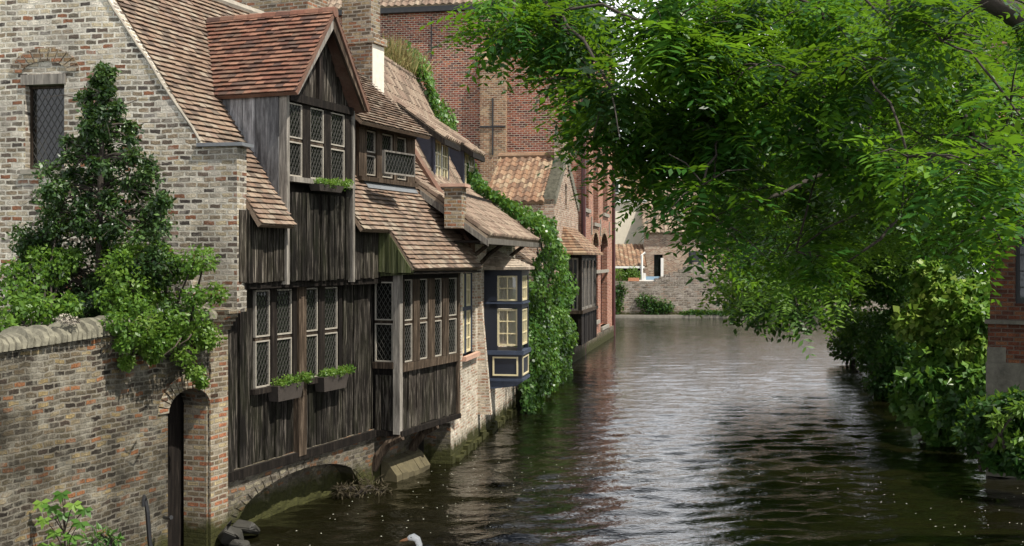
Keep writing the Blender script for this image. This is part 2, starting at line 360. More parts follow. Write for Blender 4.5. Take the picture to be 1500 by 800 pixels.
M['ochre'] = plain('ochre_ledge_stone', (.085,.07,.035), .9, .6, 6, .4)
M['rock'] = plain('wet_rock', (.03,.028,.022), .7, .6, 6, .5)
M['planter'] = plain('dark_planter', (.05,.04,.033), .8, .4)
M['oldrender'] = plain('stained_old_render', (.13,.12,.095), .95, .9, 3, .5)
M['bark'] = plain('dark_bark', (.035,.027,.02), .9, .5, 12, .6)
M['soil'] = plain('dark_soil', (.04,.033,.022), 1, .5, 2, .4)
M['grassmat'] = plain('garden_grass', (.05,.08,.025), 1, .6, 2, .4)
M['swan'] = plain('white_feathers', (.78,.77,.74), .7, .1, 20)
M['bill'] = plain('orange_bill', (.42,.2,.09), .5, .1)
M['petal'] = plain('pale_petal', (.7,.7,.6), .8, .1)
M['twig'] = plain('dead_twigs', (.05,.035,.025), .9, .5)
def glass(name, col, rough=.06, mixk=0.0):
    n = NT(name); g = n.noise(n.tc.outputs['Object'], 3, 2); n.bump(g, .08, .05)
    return n.done(n.mix(n.noise(n.tc.outputs['Object'], 1.3, 4), tuple(c*.4 for c in col), tuple(c*1.6 for c in col)), rough, Specular_IOR_Level=.45)
M['glass'] = glass('dark_old_glass', (.006,.007,.006))
M['glassblue'] = glass('grey_glass', (.03,.035,.04))
M['curtain'] = plain('net_curtain', (.58,.55,.44), .8, .15)
def clear():
    n = NT('clear_glass'); t = n.t.nodes.new('ShaderNodeBsdfTransparent'); g = n.t.nodes.new('ShaderNodeBsdfGlossy'); g.inputs['Roughness'].default_value = .03
    fr = n.t.nodes.new('ShaderNodeFresnel'); fr.inputs[0].default_value = 1.6; m = n.t.nodes.new('ShaderNodeMixShader')
    n.set(m.inputs[0], fr.outputs[0]); n.set(m.inputs[1], t.outputs[0]); n.set(m.inputs[2], g.outputs[0]); n.set(n.out.inputs[0], m.outputs[0]); return n.m
M['clear'] = clear()
def leaf_mat(name, cols, trans=.45, rough=.45, tcol=None):
    n = NT(name); k = len(cols)
    c = n.ramp(n.rnd(), [(i/max(1, k-1), p) for i, p in enumerate(cols)])
    n.done(c, rough, Specular_IOR_Level=.35)
    t = n.t.nodes.new('ShaderNodeBsdfTranslucent'); n.set(t.inputs[0], n.mix(.5, c, tcol or (.22,.38,.03)))
    m = n.t.nodes.new('ShaderNodeMixShader'); m.inputs[0].default_value = trans
    n.set(m.inputs[1], n.b.outputs[0]); n.set(m.inputs[2], t.outputs[0]); n.set(n.out.inputs[0], m.outputs[0]); return n.m
M['leafA'] = leaf_mat('pinnate_leaf', [(.006,.024,.008), (.014,.055,.010), (.032,.115,.014), (.12,.25,.02)], .42, .4, (.24,.44,.015))
M['leafB'] = leaf_mat('yellow_green_leaf', [(.03,.08,.012), (.06,.14,.02), (.11,.21,.025), (.17,.27,.035)], .45, .45, (.2,.36,.02))
M['leafD'] = leaf_mat('deep_green_leaf', [(.012,.036,.009), (.022,.068,.014), (.045,.12,.02)], .4)
M['holly'] = leaf_mat('glossy_dark_leaf', [(.006,.018,.006), (.015,.038,.010), (.035,.075,.018), (.10,.17,.05)], .12, .38)
M['light'] = leaf_mat('fresh_shrub_leaf', [(.035,.09,.015), (.07,.15,.02), (.12,.22,.03), (.17,.25,.05)], .4)
M['ivy'] = leaf_mat('ivy_leaf', [(.02,.06,.014), (.045,.12,.022), (.09,.19,.035), (.16,.26,.06)], .3, .35)
M['syc'] = leaf_mat('sycamore_leaf', [(.05,.13,.02), (.09,.20,.03), (.18,.30,.05), (.32,.40,.08)], .4)  # leaf tones raised so the bank sapling looks sunlit
M['deadleaf'] = leaf_mat('dead_leaf', [(.015,.011,.007), (.04,.03,.016), (.07,.06,.03)], .1, .8, (.1,.07,.03))
M['straw'] = leaf_mat('dry_straw', [(.2,.16,.06), (.3,.24,.1), (.14,.18,.05)], .3, .8, (.3,.26,.1))
def water():
    n = NT('canal_water'); ob = n.tc.outputs['Object']
    fin = n.noise(n.map(ob, scale=(1.5, 3.2, 1), rot=(0,0,-.05)), 4.5, 2, .5, .5)
    n.bump(fin, .6, .02)
    c = n.mix(n.noise(ob, .35, 4), (.0025,.0025,.0012), (.008,.0075,.0025))
    return n.done(c, .02, IOR=1.34, Specular_IOR_Level=.5)
M['water'] = water()

# ------------------------------------------------------------------ foliage
def leafmesh(name, C, D, Nn, Ls, Ws, rnd, mt, parent, fold=.0):
    C = np.asarray(C); n = len(C); D = D/np.linalg.norm(D, axis=1, keepdims=True)
    S = np.cross(D, Nn); S /= (np.linalg.norm(S, axis=1, keepdims=True)+1e-9)
    Nn = np.cross(S, D)
    Ls = np.asarray(Ls).reshape(-1, 1)*np.ones((n, 1)); Ws = np.asarray(Ws).reshape(-1, 1)*np.ones((n, 1))
    v = np.empty((n, 4, 3), dtype=np.float32)
    v[:, 0] = C; v[:, 1] = C+D*Ls*.45+S*Ws*.5+Nn*Ws*.12; v[:, 2] = C+D*Ls; v[:, 3] = C+D*Ls*.45-S*Ws*.5+Nn*Ws*.12
    if parent: v = v-np.array(parent.location, dtype=np.float32)
    me = bpy.data.meshes.new(name); me.vertices.add(n*4); me.vertices.foreach_set('co', v.ravel())
    me.loops.add(n*4); me.loops.foreach_set('vertex_index', np.arange(n*4, dtype=np.int32))
    me.polygons.add(n); me.polygons.foreach_set('loop_start', np.arange(0, n*4, 4, dtype=np.int32))
    me.update(calc_edges=True)
    at = me.attributes.new('rnd', 'FLOAT', 'FACE'); at.data.foreach_set('value', np.asarray(rnd, dtype=np.float32))
    return link(name, me, mt, parent)
def rsph(n):
    v = rng.normal(size=(n, 3)); return v/np.linalg.norm(v, axis=1, keepdims=True)
def clump_leaves(clumps, per, size, up=.5, shell=.5):
    """clumps: (x,y,z,rx,ry,rz); returns arrays for leafmesh"""
    Cs, Ds, Ns, rn, ls = [], [], [], [], []
    for c in clumps:
        k = max(4, int(per*c[3]*c[5]*4)) if per < 0 else per
        k = int(abs(per)*c[3]*c[5]*4+4) if per < 0 else per
        s = rsph(k); rad = rng.uniform(0, 1, (k, 1))**shell
        p = np.array(c[:3])+s*rad*np.array(c[3:6]); base = rng.uniform(0, .45)
        nn = s*.6+rsph(k)*.7+np.array([0, 0, up]); d = rsph(k)+s*.5+np.array([0, 0, -.35])
        Cs.append(p); Ds.append(d); Ns.append(nn); rn.append(np.clip(base+rng.uniform(0, .6, k), 0, 1)); ls.append(size*rng.uniform(.6, 1.3, k))
    C = np.concatenate(Cs); return C, np.concatenate(Ds), np.concatenate(Ns), np.concatenate(ls), np.concatenate(rn)
def fronds(clumps, per, flen, K=7, lw=.32):
    Cs, Ds, Ns, rn, ls = [], [], [], [], []
    for c in clumps:
        n = per if isinstance(per, int) else int(per(c)); s = rsph(n); rad = rng.uniform(0, 1, (n, 1))**.6
        p = np.array(c[:3])+s*rad*np.array(c[3:6])
        az = rng.uniform(0, 2*np.pi, n); d = np.stack([np.cos(az), np.sin(az), rng.uniform(-.75, .15, n)], 1)+s*.5; d /= np.linalg.norm(d, axis=1, keepdims=True)
        L_ = flen*rng.uniform(.6, 1.25, n); side = np.cross(d, np.array([0, 0, 1.])+rsph(n)*.35); side /= np.linalg.norm(side, axis=1, keepdims=True)
        nn = np.cross(side, d); nn *= np.sign(nn[:, 2:3]+1e-6)
        b = rng.uniform(-.25, .5); fr = rng.uniform(0, .5, n)
        for k in range(K):
            t = .18+.82*k/(K-1); q = p+d*(L_*t)[:, None]+np.array([0, 0, -1.])*(L_*.28*t*t)[:, None]
            ll = L_*.36*(1-.45*abs(t-.45)*1.6)
            for sg in (-1, 1):
                Cs.append(q); Ds.append(side*sg+d*.45+np.array([0, 0, -.25])+rng.normal(size=(n, 3))*.12); Ns.append(nn+rng.normal(size=(n, 3))*.2); ls.append(ll); rn.append(np.clip(b+fr+rng.uniform(0, .15, n), 0, 1))
    return np.concatenate(Cs), np.concatenate(Ds), np.concatenate(Ns), np.concatenate(ls), np.concatenate(rn)
def branches(mb, root, clumps, r0, trunk_pts=None, sag=.0, rmin=.008, jit=.12, kids=3):
    """trunk + limbs + twigs linking every clump to the nearest wood already grown"""
    nodes = []
    pts = [Vector(p) for p in (trunk_pts or [root, Vector(clumps[0][:3])])]
    fine = []
    for a, b in zip(pts[:-1], pts[1:]):
        for k in range(5): fine.append(a.lerp(b, k/5))
    fine.append(pts[-1]); rad = [r0*(1-.7*i/(len(fine)-1)) for i in range(len(fine))]
    mb.tube(fine, rad, 8); nodes += list(zip(fine, rad))
    cl = sorted([Vector(c[:3]) for c in clumps], key=lambda c: min((c-n[0]).length for n in nodes))
    for c in cl:
        s, rs = min(nodes, key=lambda n: (c-n[0]).length+ (.6 if n[1] < .02 else 0))
        ln = (c-s).length
        if ln < .05: continue
        r1 = max(rmin, min(rs*.7, .018*ln+.02)); seg = 5; path = []; rr = []
        for k in range(seg+1):
            t = k/seg; q = s.lerp(c, t)+Vector((random.uniform(-1,1), random.uniform(-1,1), random.uniform(-1,1)))*jit*ln*.35*math.sin(math.pi*t)+Vector((0,0,1))*.12*ln*math.sin(math.pi*t)
            path.append(q); rr.append(r1*(1-.7*t)+rmin*t)
        mb.tube(path, rr, 5)
        nodes += list(zip(path[1:], rr[1:]))
        for _ in range(kids):
            e = c+Vector((random.uniform(-1,1), random.uniform(-1,1), random.uniform(-.7,.6)))*min(.8, ln*.5+.2)
            mb.tube([c, c.lerp(e, .5)+Vector((0,0,.05)), e], [rmin, rmin*.8, rmin*.4], 4)
def patch_leaves(patches, dens, size, thick=.15, hang=.8):
    """patches: four corners; leaves lie like shingles on a lumpy sheet"""
    Cs, Ds, Ns, rn, ls = [], [], [], [], []
    for p in patches:
        a, b, c, d = [np.array(q) for q in p[:4]]; ar = np.linalg.norm(np.cross(b-a, d-a)); k = int(ar*dens)+3
        u = rng.uniform(0, 1, (k, 1)); v = rng.uniform(0, 1, (k, 1))
        q = a*(1-u)*(1-v)+b*u*(1-v)+c*u*v+d*(1-u)*v
        nn = np.cross(b-a, d-a); nn /= np.linalg.norm(nn)
        if nn[0]-nn[1]*.6+nn[2]*.5 < 0: nn = -nn
        lump = (np.sin(q[:, 0]*5.1+q[:, 2]*3.7)+np.sin(q[:, 1]*3.3-q[:, 2]*4.9)+2)/4
        q = q+nn*(lump[:, None]*thick+rng.uniform(-.5, .5, (k, 1))*thick*.6)
        Cs.append(q); Ns.append(nn+rng.normal(size=(k, 3))*.45+np.array([0, 0, .35])); Ds.append(np.array([0, 0, -hang])+rng.normal(size=(k, 3))*.5+nn*.15)
        rn.append(np.clip(lump*.5+rng.uniform(-.1, .5, k), 0, 1)); ls.append(size*rng.uniform(.6, 1.4, k))
    return np.concatenate(Cs), np.concatenate(Ds), np.concatenate(Ns), np.concatenate(ls), np.concatenate(rn)

# ------------------------------------------------------------------ windows
def pairwin(parent, O, a, n, x0, x1, z0, z1, split=.5, gap=.055, **k):
    m = z0+(z1-z0)*split
    window(parent, O, a, n, x0, x1, z0, m-gap/2, 1, 1, .022, **k); window(parent, O, a, n, x0, x1, m+gap/2, z1, 1, 1, .022, **k)
    f = MB(); f.obox(O, a, ZA, n, x0, x1, m-gap/2+.001, m+gap/2-.001, -.06, .015); obj('transom', f, M['beam'], parent)
def window(parent, O, a, n, x0, x1, z0, z1, cols=1, rows=2, fw=.03, fm='paleframe', gl='glass', lat='diamond', name='window', depth=.05, mw=None, rowsplit=None, sp=.085, curtain=False):
    """casement frame with muntins (part), pane and leading (sub-parts); n points out"""
    O = Vector(O); f = MB(); mw = mw or fw
    B = lambda mb, xa, xb, za, zb, na, nb: mb.obox(O, a, ZA, n, xa, xb, za, zb, na, nb)
    B(f, x0, x0+fw, z0, z1, -depth/2, depth/2); B(f, x1-fw, x1, z0, z1, -depth/2, depth/2)
    B(f, x0+fw, x1-fw, z0, z0+fw, -depth/2, depth/2); B(f, x0+fw, x1-fw, z1-fw, z1, -depth/2, depth/2)
    rs = rowsplit or [i/rows for i in range(1, rows)]
    for i in range(1, cols): xm = x0+(x1-x0)*i/cols; B(f, xm-mw/2, xm+mw/2, z0+fw, z1-fw, -depth/2, depth/2-.004)
    for t in rs: zm = z0+(z1-z0)*t; B(f, x0+fw, x1-fw, zm-mw/2, zm+mw/2, -depth/2, depth/2-.006)
    o = obj(name, f, M[fm], parent)
    g = MB(); B(g, x0+fw*.5, x1-fw*.5, z0+fw*.5, z1-fw*.5, -.012, -.004); obj('pane', g, M[gl], o)
    if lat:
        l = MB(); X0, X1, Z0, Z1 = x0+fw, x1-fw, z0+fw, z1-fw
        if lat == 'diamond':
            k = 1.6; wv = .0032
            for sg in (1, -1):
                c = -(Z1-Z0)/k-(X1-X0)
                while c < (X1-X0)+(Z1-Z0)/k:
                    pts = []
                    # line: x = X0 + c + sg*(z-Z0)/k
                    xa = X0+c; za = Z0; xb = X0+c+sg*(Z1-Z0)/k; zb = Z1
                    def cl(xa, za, xb, zb):
                        if abs(xb-xa) < 1e-6: return None
                        t0, t1 = sorted(((X0-xa)/(xb-xa), (X1-xa)/(xb-xa))); t0 = max(0, t0); t1 = min(1, t1)
                        if t1-t0 < .01: return None
                        return (xa+(xb-xa)*t0, za+(zb-za)*t0, xa+(xb-xa)*t1, za+(zb-za)*t1)
                    q = cl(xa, za, xb, zb)
                    if q:
                        p0 = O+a*q[0]+ZA*q[1]+n*.0005; p1 = O+a*q[2]+ZA*q[3]+n*.0005; dr = (p1-p0).normalized(); s_ = dr.cross(n)
                        l.obox(p0, dr, s_, n, 0, (p1-p0).length, -wv, wv, -.002, .004+.001*(sg > 0))
                    c += sp
        else:
            nx = max(1, round((X1-X0)/sp)); nz_ = max(1, round((Z1-Z0)/(sp*1.3)))
            for i in range(1, nx): xm = X0+(X1-X0)*i/nx; B(l, xm-.005, xm+.005, Z0, Z1, -.002, .004)
            for i in range(1, nz_): zm = Z0+(Z1-Z0)*i/nz_; B(l, X0, X1, zm-.005, zm+.005, -.002, .005)
        if l.v: obj('lead_lattice', l, M['leadcame'], o)
    if curtain:
        c = MB(); k = 14
        for i in range(k):
            xa = x0+fw+(x1-x0-2*fw)*i/k; xb = x0+fw+(x1-x0-2*fw)*(i+1)/k
            c.obox(O, a, ZA, n, xa, xb, z0+fw, z1-fw, -.075-.02*(i % 2), -.06-.02*(i % 2))
        obj('curtain', c, M['curtain'], o)
    return o

# ================================================================== SETTING
def wave_height(X, Y):
    r = np.random.default_rng(11); h = np.zeros_like(X); n = 64
    ph = .9*np.sin(X*.31+Y*.17)+.7*np.sin(X*.13-Y*.43+1)
    env = (.92+.12*np.sin(X*.45+1.3*np.sin(Y*.21))*np.sin(Y*.33+.8*np.sin(X*.27+2)))*np.clip(1.25-Y/58, .22, 1)
    for i in range(n):
        wl = .24*(5.5**(i/(n-1))); k = 2*math.pi/wl; th = math.pi/2+r.normal()*.58
        sl = .043*(1.0 if wl < .65 else .5); fade = np.clip(wl/((.045+.0018*(Y-9))*4.5)-.55, 0, 1)
        h += sl/k*np.sin(k*(X*math.cos(th)+Y*math.sin(th))+r.uniform(0, 6.28)+ph*r.uniform(.5, 2.5))*fade
    return h*env
ys = [9.0]
while ys[-1] < 81: ys.append(ys[-1]+.045+.0018*(ys[-1]-9))
ys = np.array(ys); xs = np.arange(-7, 28, .16); GX, GY = np.meshgrid(xs, ys); GZ = wave_height(GX, GY)
ed = np.clip(np.minimum.reduce([GX-xs[0], xs[-1]-GX, (GY-ys[0]), (ys[-1]-GY)])/1.0, 0, 1); GZ = GZ*ed
co = np.stack([GX, GY, GZ], -1).reshape(-1, 3); nx_, ny_ = len(xs), len(ys)
ii = (np.arange(ny_-1)[:, None]*nx_+np.arange(nx_-1)[None, :]).ravel(); qd = np.stack([ii, ii+1, ii+nx_+1, ii+nx_], 1)
x0_, x1_, y0_, y1_ = xs[0], xs[-1], ys[0], ys[-1]; n0_ = len(co)
ex = np.array([(-400,-60,0), (400,-60,0), (400,y0_,0), (-400,y0_,0), (x0_,y0_,0), (x1_,y0_,0), (x0_,y1_,0), (x1_,y1_,0), (-400,y1_,0), (400,y1_,0), (-400,600,0), (400,600,0)])
eq = np.array([(0,1,2,3), (3,4,6,8), (5,2,9,7), (8,9,11,10)])+n0_
co = np.concatenate([co, ex]); qd = np.concatenate([qd, eq])
me = bpy.data.meshes.new('water'); me.vertices.add(len(co)); me.vertices.foreach_set('co', co.astype(np.float32).ravel())
me.loops.add(len(qd)*4); me.loops.foreach_set('vertex_index', qd.astype(np.int32).ravel())
me.polygons.add(len(qd)); me.polygons.foreach_set('loop_start', np.arange(0, len(qd)*4, 4, dtype=np.int32)); me.update(calc_edges=True)
me.polygons.foreach_set('use_smooth', np.ones(len(qd), dtype=bool))
tag(link('water', me, M['water']), kind='structure')
H = Frame(-4.08, 16.5, .382)
H3 = Frame(-1.2, 22.7, .165)
H4 = Frame(1.75, 42.5, .192)
H5 = Frame(2.92, 48.6, .1926)
gm = MB()
def land(poly, z, zb=-.6): gm.prism([(x, y, zb) for x, y in poly], (0, 0, z-zb))
a0 = H.W(-9, -.5, 0); a1 = H.W(6.6, -.5, 0); b0 = H3.W(0, -.5, 0); b1 = H3.W(7.5, -.5, 0); c0 = H4.W(-12, -.6, 0); c1 = H5.W(12.2, -.4, 0)
land([(a0.x-3, -60), (a0.x-2, a0.y-3), (a0.x, a0.y), (a1.x, a1.y), (b0.x, b0.y+.8), (b1.x, b1.y), (c0.x, c0.y+1), (c1.x, c1.y), (c1.x-2, c1.y+.5), (-3, 82), (-3, 600), (-600, 600), (-600, -60)], .9)
land([(-2.9, 80.6), (70, 80.6), (70, 600), (-2.9, 600)], 1.9)
land([(14.5, -60), (13.5, 10), (12.5, 20), (10.8, 27), (11.2, 34), (14.5, 48), (17, 60), (26, 80.5), (600, 80.5), (600, -60)], .55)
tag(obj('ground', gm, M['grassmat']), kind='structure')

# ================================================================== TIMBER HOUSE
TH = thing('timber_house', 'dark weathered plank house with leaded windows and tiled dormers, rising beside the arched gate', 'house', (H.O[0], H.O[1], 0), H.rz)
UB = H.u(547); UE = H.u(672, .51); URT = 7.5
zb0, zs = .97, 3.67
SL = 1.459; RZ = lambda d: 5.08-SL*d
# masonry foundation with a blind arch over the water
ab0, ab1 = H.u(338, 0), H.u(530, 0)
f = MB(); colwall(f, V(0,0.0,0), XA, -YA, 0, 6.35, -.5, zb0, [(ab0, ab1, -.6, .05, .62)], th=.5)
obj('foundation', f, M['base'], TH)
f = MB(); nu, nz2 = 40, 10
def inf(i, k):
    u = ab0-.1+(ab1-ab0+.2)*i/nu; z = -.4+1.2*k/nz2
    return V(u, -.34+.02*math.sin(u*5.1+k)+.012*math.sin(u*11.3-k*1.7)+.12*(1-k/nz2)**2+random.uniform(-.012,.012), z)
G_ = [[inf(i, k) for k in range(nz2+1)] for i in range(nu+1)]
for i in range(nu):
    for k in range(nz2): f.face([G_[i][k], G_[i+1][k], G_[i+1][k+1], G_[i][k+1]])
obj('arch_infill', f, M['base'], TH)
f = MB(); arch_ring(f, V(0,0,0), XA, -YA, ab0, ab1, .05, .62, .14, .012, .3, 26); obj('arch', f, M['base'], TH)
f = MB()
for i in range(6):
    x = 4.75+i*.24; f.prism([V(x,.40-.02*i+random.uniform(-.04,.04),-.2), V(x,.02,-.2), V(x,.02,.40+random.uniform(-.05,.05)), V(x,.16,.33), V(x,.34,.10+random.uniform(-.04,.04))], (.23,0,0))
obj('footing_ledge', f, M['ochre'], TH)
f = MB(); ubox(f, 6.2, 7.6, -.5, -.05, -.3, .96, .1); obj('culvert_shade', f, M['beamdark'], TH)  # dark block standing in for the shaded opening under the bay
# lower plank wall
WT = H.uz(385, 425, 0)[1]; WB = H.uz(440, 557, 0)[1]
f = MB(); ubox(f, .02, UB+.02, -.2, -.05, zb0, zs, .1)      # inner wall behind the planks
obj('inner_wall', f, M['beamdark'], TH)
f = MB()
wl0, wl1 = H.u(372), H.u(498)
boards(f, V(0,-.05,0), XA, -YA, .02, wl0, zb0, zs, .17)
boards(f, V(0,-.05,0), XA, -YA, wl0, wl1, zb0, WB-.08, .15)
boards(f, V(0,-.05,0), XA, -YA, wl1, UB, zb0, zs, .15)
obj('plank_wall', f, M['board'], TH)
cols = [(374,395), (404,427), (447,465), (474,494)]
for p0, p1 in cols:
    u0, u1 = H.u(p0), H.u(p1)
    pairwin(TH, V(0,-.02,0), XA, -YA, u0, u1, WB, WT)
f = MB()
ubox(f, wl0-.03, wl1+.03, -.1, .05, WT+.02, WT+.2, .3)
for p0, p1 in ((395,404), (427,433), (443,447), (465,474), (494,499)):
    ubox(f, H.u(p0)+.005, H.u(p1)-.005, -.1, .03, WB, WT+.02)
ubox(f, wl0-.1, H.u(432), -.1, .09, WB-.08, WB-.0, .8); ubox(f, H.u(444), wl1+.05, -.1, .09, WB-.08, WB-.0, .8)
obj('window_post', f, M['beamdark'], TH)
for px in (438,):
    f = MB(); ubox(f, H.u(432.5), H.u(443.5), -.1, .07, .9, zs-.01, .9); obj('post', f, M['beam'], TH)
f = MB(); ubox(f, 0, UB, -.3, .06, zb0-.14, zb0-.01, .2); obj('sill_beam', f, M['beamdark'], TH)
# brackets in oak under the bay
for u in (UB+.02, 6.0):
    f = MB(); f.tube([V(u,-.02,.25), V(u,.1,.5), V(u+.02,.28,.72), V(u+.02,.55,.86)], [.09,.085,.08,.07], 6); obj('bracket', f, M['beam'], TH)
# bay
f = MB(); ubox(f, UB+.06, UE-.06, -.1, .44, .97, 3.74, .1); obj('bay_core', f, M['beamdark'], TH)
f = MB()
BWb = H.uz(630, 524, .51)[1]; BWt = H.uz(630, 408, .51)[1]
boards(f, V(0,.45,0), XA, -YA, UB+.1, UE-.05, .96, BWb-.16, .13)
dw0 = .02
boards(f, V(UB+.05,0,0), -YA*-1*-1 if False else -YA, -XA, .02, .44, .96, BWb-.22, .12)
obj('bay_planks', f, M['boardmid'], TH)
f = MB()
ubox(f, UB-.02, UB+.1, .40, .53, .90, 3.74, .95); obj('corner_post', f, M['beamgrey'], TH)
f = MB(); ubox(f, UE-.10, UE+.02, .38, .53, .90, 3.74, .8); obj('corner_post', f, M['beam'], TH)
f = MB(); ubox(f, UB+.1, UE-.1, .40, .55, BWb-.16, BWb-.01, .9); obj('bay_sill', f, M['beam'], TH)
f = MB(); ubox(f, UB+.1, UE-.1, .40, .54, BWt+.0, 3.74, .3); obj('lintel', f, M['beamdark'], TH)
f = MB(); ubox(f, UB, UE, -.1, .56, .86, .955, .3); obj('floor_beam', f, M['beamdark'], TH)
cols = [(588.5,602), (611,624), (633,645), (653.5,667)]; us = [(H.u(a_, .49), H.u(b_, .49)) for a_, b_ in cols]
for u0, u1 in us: pairwin(TH, V(0,.49,0), XA, -YA, u0, u1, BWb, BWt, .48)
prev = UB+.1
for i, (u0, u1) in enumerate(us+[(UE-.1, 0)]):
    if u0-prev > .03:
        f = MB(); ubox(f, prev, u0, .40, .55, BWb-.005, BWt, None); obj('mullion', f, M['beam'], TH)
    prev = u1
zA = H.z(530, UB, .2); zB = H.z(413, UB, .2)
pairwin(TH, V(UB+.02,0,0), -YA, -XA, .03, .385, zA, zB)
f = MB(); ubox(f, UB-.03, UB+.05, .0, .41, zA-.12, zA-.01, .6); obj('bay_sill', f, M['beam'], TH)
f = MB(); ubox(f, UB, UB+.05, .0, .41, zB+.002, 3.74, .6); obj('lintel', f, M['beamdark'], TH)
# jettied upper wall
U1 = H.u(417, .2); U2 = H.u(515, .2); UBR = H.u(557, .2)
f = MB(); ubox(f, .1, UBR+.05, -.1, .14, zs, RZ(.2), .1); obj('inner_wall', f, M['beamdark'], TH)
f = MB(); boards(f, V(0,.14,0), XA, -YA, .05, U1, zs, RZ(.2)-.08, .14, .04); obj('upper_planks', f, M['boardmid'], TH); f = MB(); boards(f, V(0,.14,0), XA, -YA, U2, UBR+.35, zs, RZ(.2)-.08, .14, .04)
obj('upper_planks', f, M['boardmid'], TH)
f = MB(); boards(f, V(0,.17,0), XA, -YA, U1+.06, U2-.05, zs, H.uz(440, 282, .2)[1], .13, .04); obj('upper_planks', f, M['board'], TH)
f = MB(); ubox(f, .02, UB+.1, .0, .16, zs-.1, zs-.004, .3); obj('jetty_beam', f, M['beamdark'], TH)
f = MB(); ubox(f, U1-.02, U1+.06, .1, .25, zs-.05, 6.5, .9); obj('corner_post', f, M['beamgrey'], TH); f = MB(); ubox(f, U2-.05, U2+.03, .1, .25, zs-.05, 6.5, .6); obj('corner_post', f, M['beamgrey'], TH)
# dormer one
DB = H.uz(460, 262, .22)[1]; DT = H.uz(460, 158, .22)[1]
f = MB(); ubox(f, U1+.06, U2-.05, -.1, .12, 4.4, 6.5, .1); obj('dormer_core', f, M['beamdark'], TH)
cols = [(422,441.5), (453,473), (483,503.5)]; prev = U1+.06
for i, (p0, p1) in enumerate(cols+[(0,0)]):
    u0, u1 = (H.u(p0, .2), H.u(p1, .2)) if p0 else (U2-.05, 0)
    if u0-prev > .01: f = MB(); ubox(f, prev, u0, .12, .225, DB-.01, DT+.02, .5); obj('mullion', f, M['beamdark'], TH)
    if p0: pairwin(TH, V(0,.19,0), XA, -YA, u0, u1, DB, DT)
    prev = u1
f = MB(); ubox(f, U1+.06, U2-.05, .1, .3, DB-.09, DB-.012, .8); obj('dormer_sill', f, M['beamgrey'], TH)
UM = (U1+U2)/2; EZ = 6.5; AZ = H.z(18, UM, .45)
f = MB(); ubox(f, U1+.06, U2-.05, .08, .27, DT+.02, EZ+.04, .3); obj('dormer_lintel', f, M['beamdark'], TH)
hw = (U2-U1)/2; gt = lambda x: EZ+.04+(AZ-.12-EZ)*(1-abs(x-UM)/hw)
f = MB(); boards(f, V(0,.12,0), XA, -YA, U1, U2, EZ, gt, .13); obj('gable_planks', f, M['boardmid'], TH)
f = MB(); f.prism([V(U1,.1,EZ), V(U2,.1,EZ), V(UM,.1,AZ-.1)], (0,.08,0)); ubox(f, UM-.05, UM+.05, .12, .22, EZ, AZ-.3, .9); obj('gable_frame', f, M['beamdark'], TH)
bd = .45; el = H.uz(430, 140, bd); er = H.uz(537, 160, bd)
zl = (el[1]+er[1])/2
def rake(uA, zA_, uB, zB_, d0, d1, h): return [V(uA,d1,zA_), V(uB,d1,zB_), V(uB,d1,zB_-h*1.6), V(uA,d1,zA_-h)]
hw2 = (er[0]-el[0])/2; umm = UM
for sg in (-1, 1):
    f = MB(); ue = umm+sg*hw2
    f.prism([V(ue,bd,zl+.02), V(umm,bd,AZ), V(umm,bd,AZ-.26), V(umm+sg*(hw2-.10),bd,zl)], (0,.05,0), .9)
    obj('bargeboard', f, M['beamgrey'] if sg < 0 else M['beam'], TH)
dr = -(AZ-5.08)/SL; de = -(zl-5.08)/SL
for sg in (-1, 1):
    f = MB(); sv = Vector((-sg*hw2, 0, AZ-zl)); ln = sv.length; s_ = sv.normalized()
    O_ = V(umm+sg*hw2, bd, zl); av = YA.copy(); nn = av.cross(s_); nn = nn if nn.z > 0 else -nn
    tiles(f, O_+nn*.03, av, s_, nn, -.03, -.03, bd-de+.0, bd-dr, 0, ln, .15, .098)
    obj('dormer_roof', f, M['tilered'], TH)
f = MB()
for i in range(9):
    y0 = -bd-.04+i*(bd-dr)/9; f.tube([(umm, y0, AZ+.0), (umm, y0+(bd-dr)/9-.01, AZ+.0)], [.085, .095], 8)
obj('ridge_tiles', f, M['tilered'], TH)
# cheek
f = MB(); ztop = zl+.05
dd = .2
x = -.2
cb = lambda t: RZ(-t) if False else RZ(-t)
boards(f, V(U1,0,0), -YA, -XA, de, .2, lambda t: RZ(t)-.05, lambda t: ztop, .22, .03, .004)
obj('dormer_cheek', f, M['boardgrey'], TH)
f = MB(); boards(f, V(U2,0,0), -YA, XA, de, .2, lambda t: RZ(t)-.05, lambda t: ztop, .22, .03, .004); obj('dormer_cheek', f, M['boardgrey'], TH)
# main roof
sU = Vector((0, .565, .825)).normalized(); nU = Vector((0, -.825, .565)).normalized()
kS = 1/.5653
f = MB(); O_ = Vector((0,0,5.08))
tiles(f, O_, XA, sU, nU, .3, .3, U1-.02, U1-.02, -.40*kS, .36*kS, .165, .098)
tiles(f, O_, XA, sU, nU, U2+.03, U2+.03, URT, URT, -.40*kS, .36*kS, .165, .098)
tiles(f, O_, XA, sU, nU, U1-.02, U1-.02, U2+.03, U2+.03, .02*kS, .36*kS, .165, .098)
tiles(f, O_, XA, sU, nU, -.03, -.03, URT, URT, .36*kS, 2.36*kS, .165, .098)
tiles(f, O_, XA, sU, nU, UBR, UBR, URT, URT, -.86*kS, -.40*kS, .165, .098)
obj('roof', f, M['tile'], TH)
f = MB(); f.prism([V(0,-2.36,RZ(-2.36)), V(0,-6.5,3.4), V(0,-6.5,3.2), V(0,-2.36,RZ(-2.36)-.2)], (URT,0,0)); obj('rear_roof', f, M['tile'], TH)
f = MB()
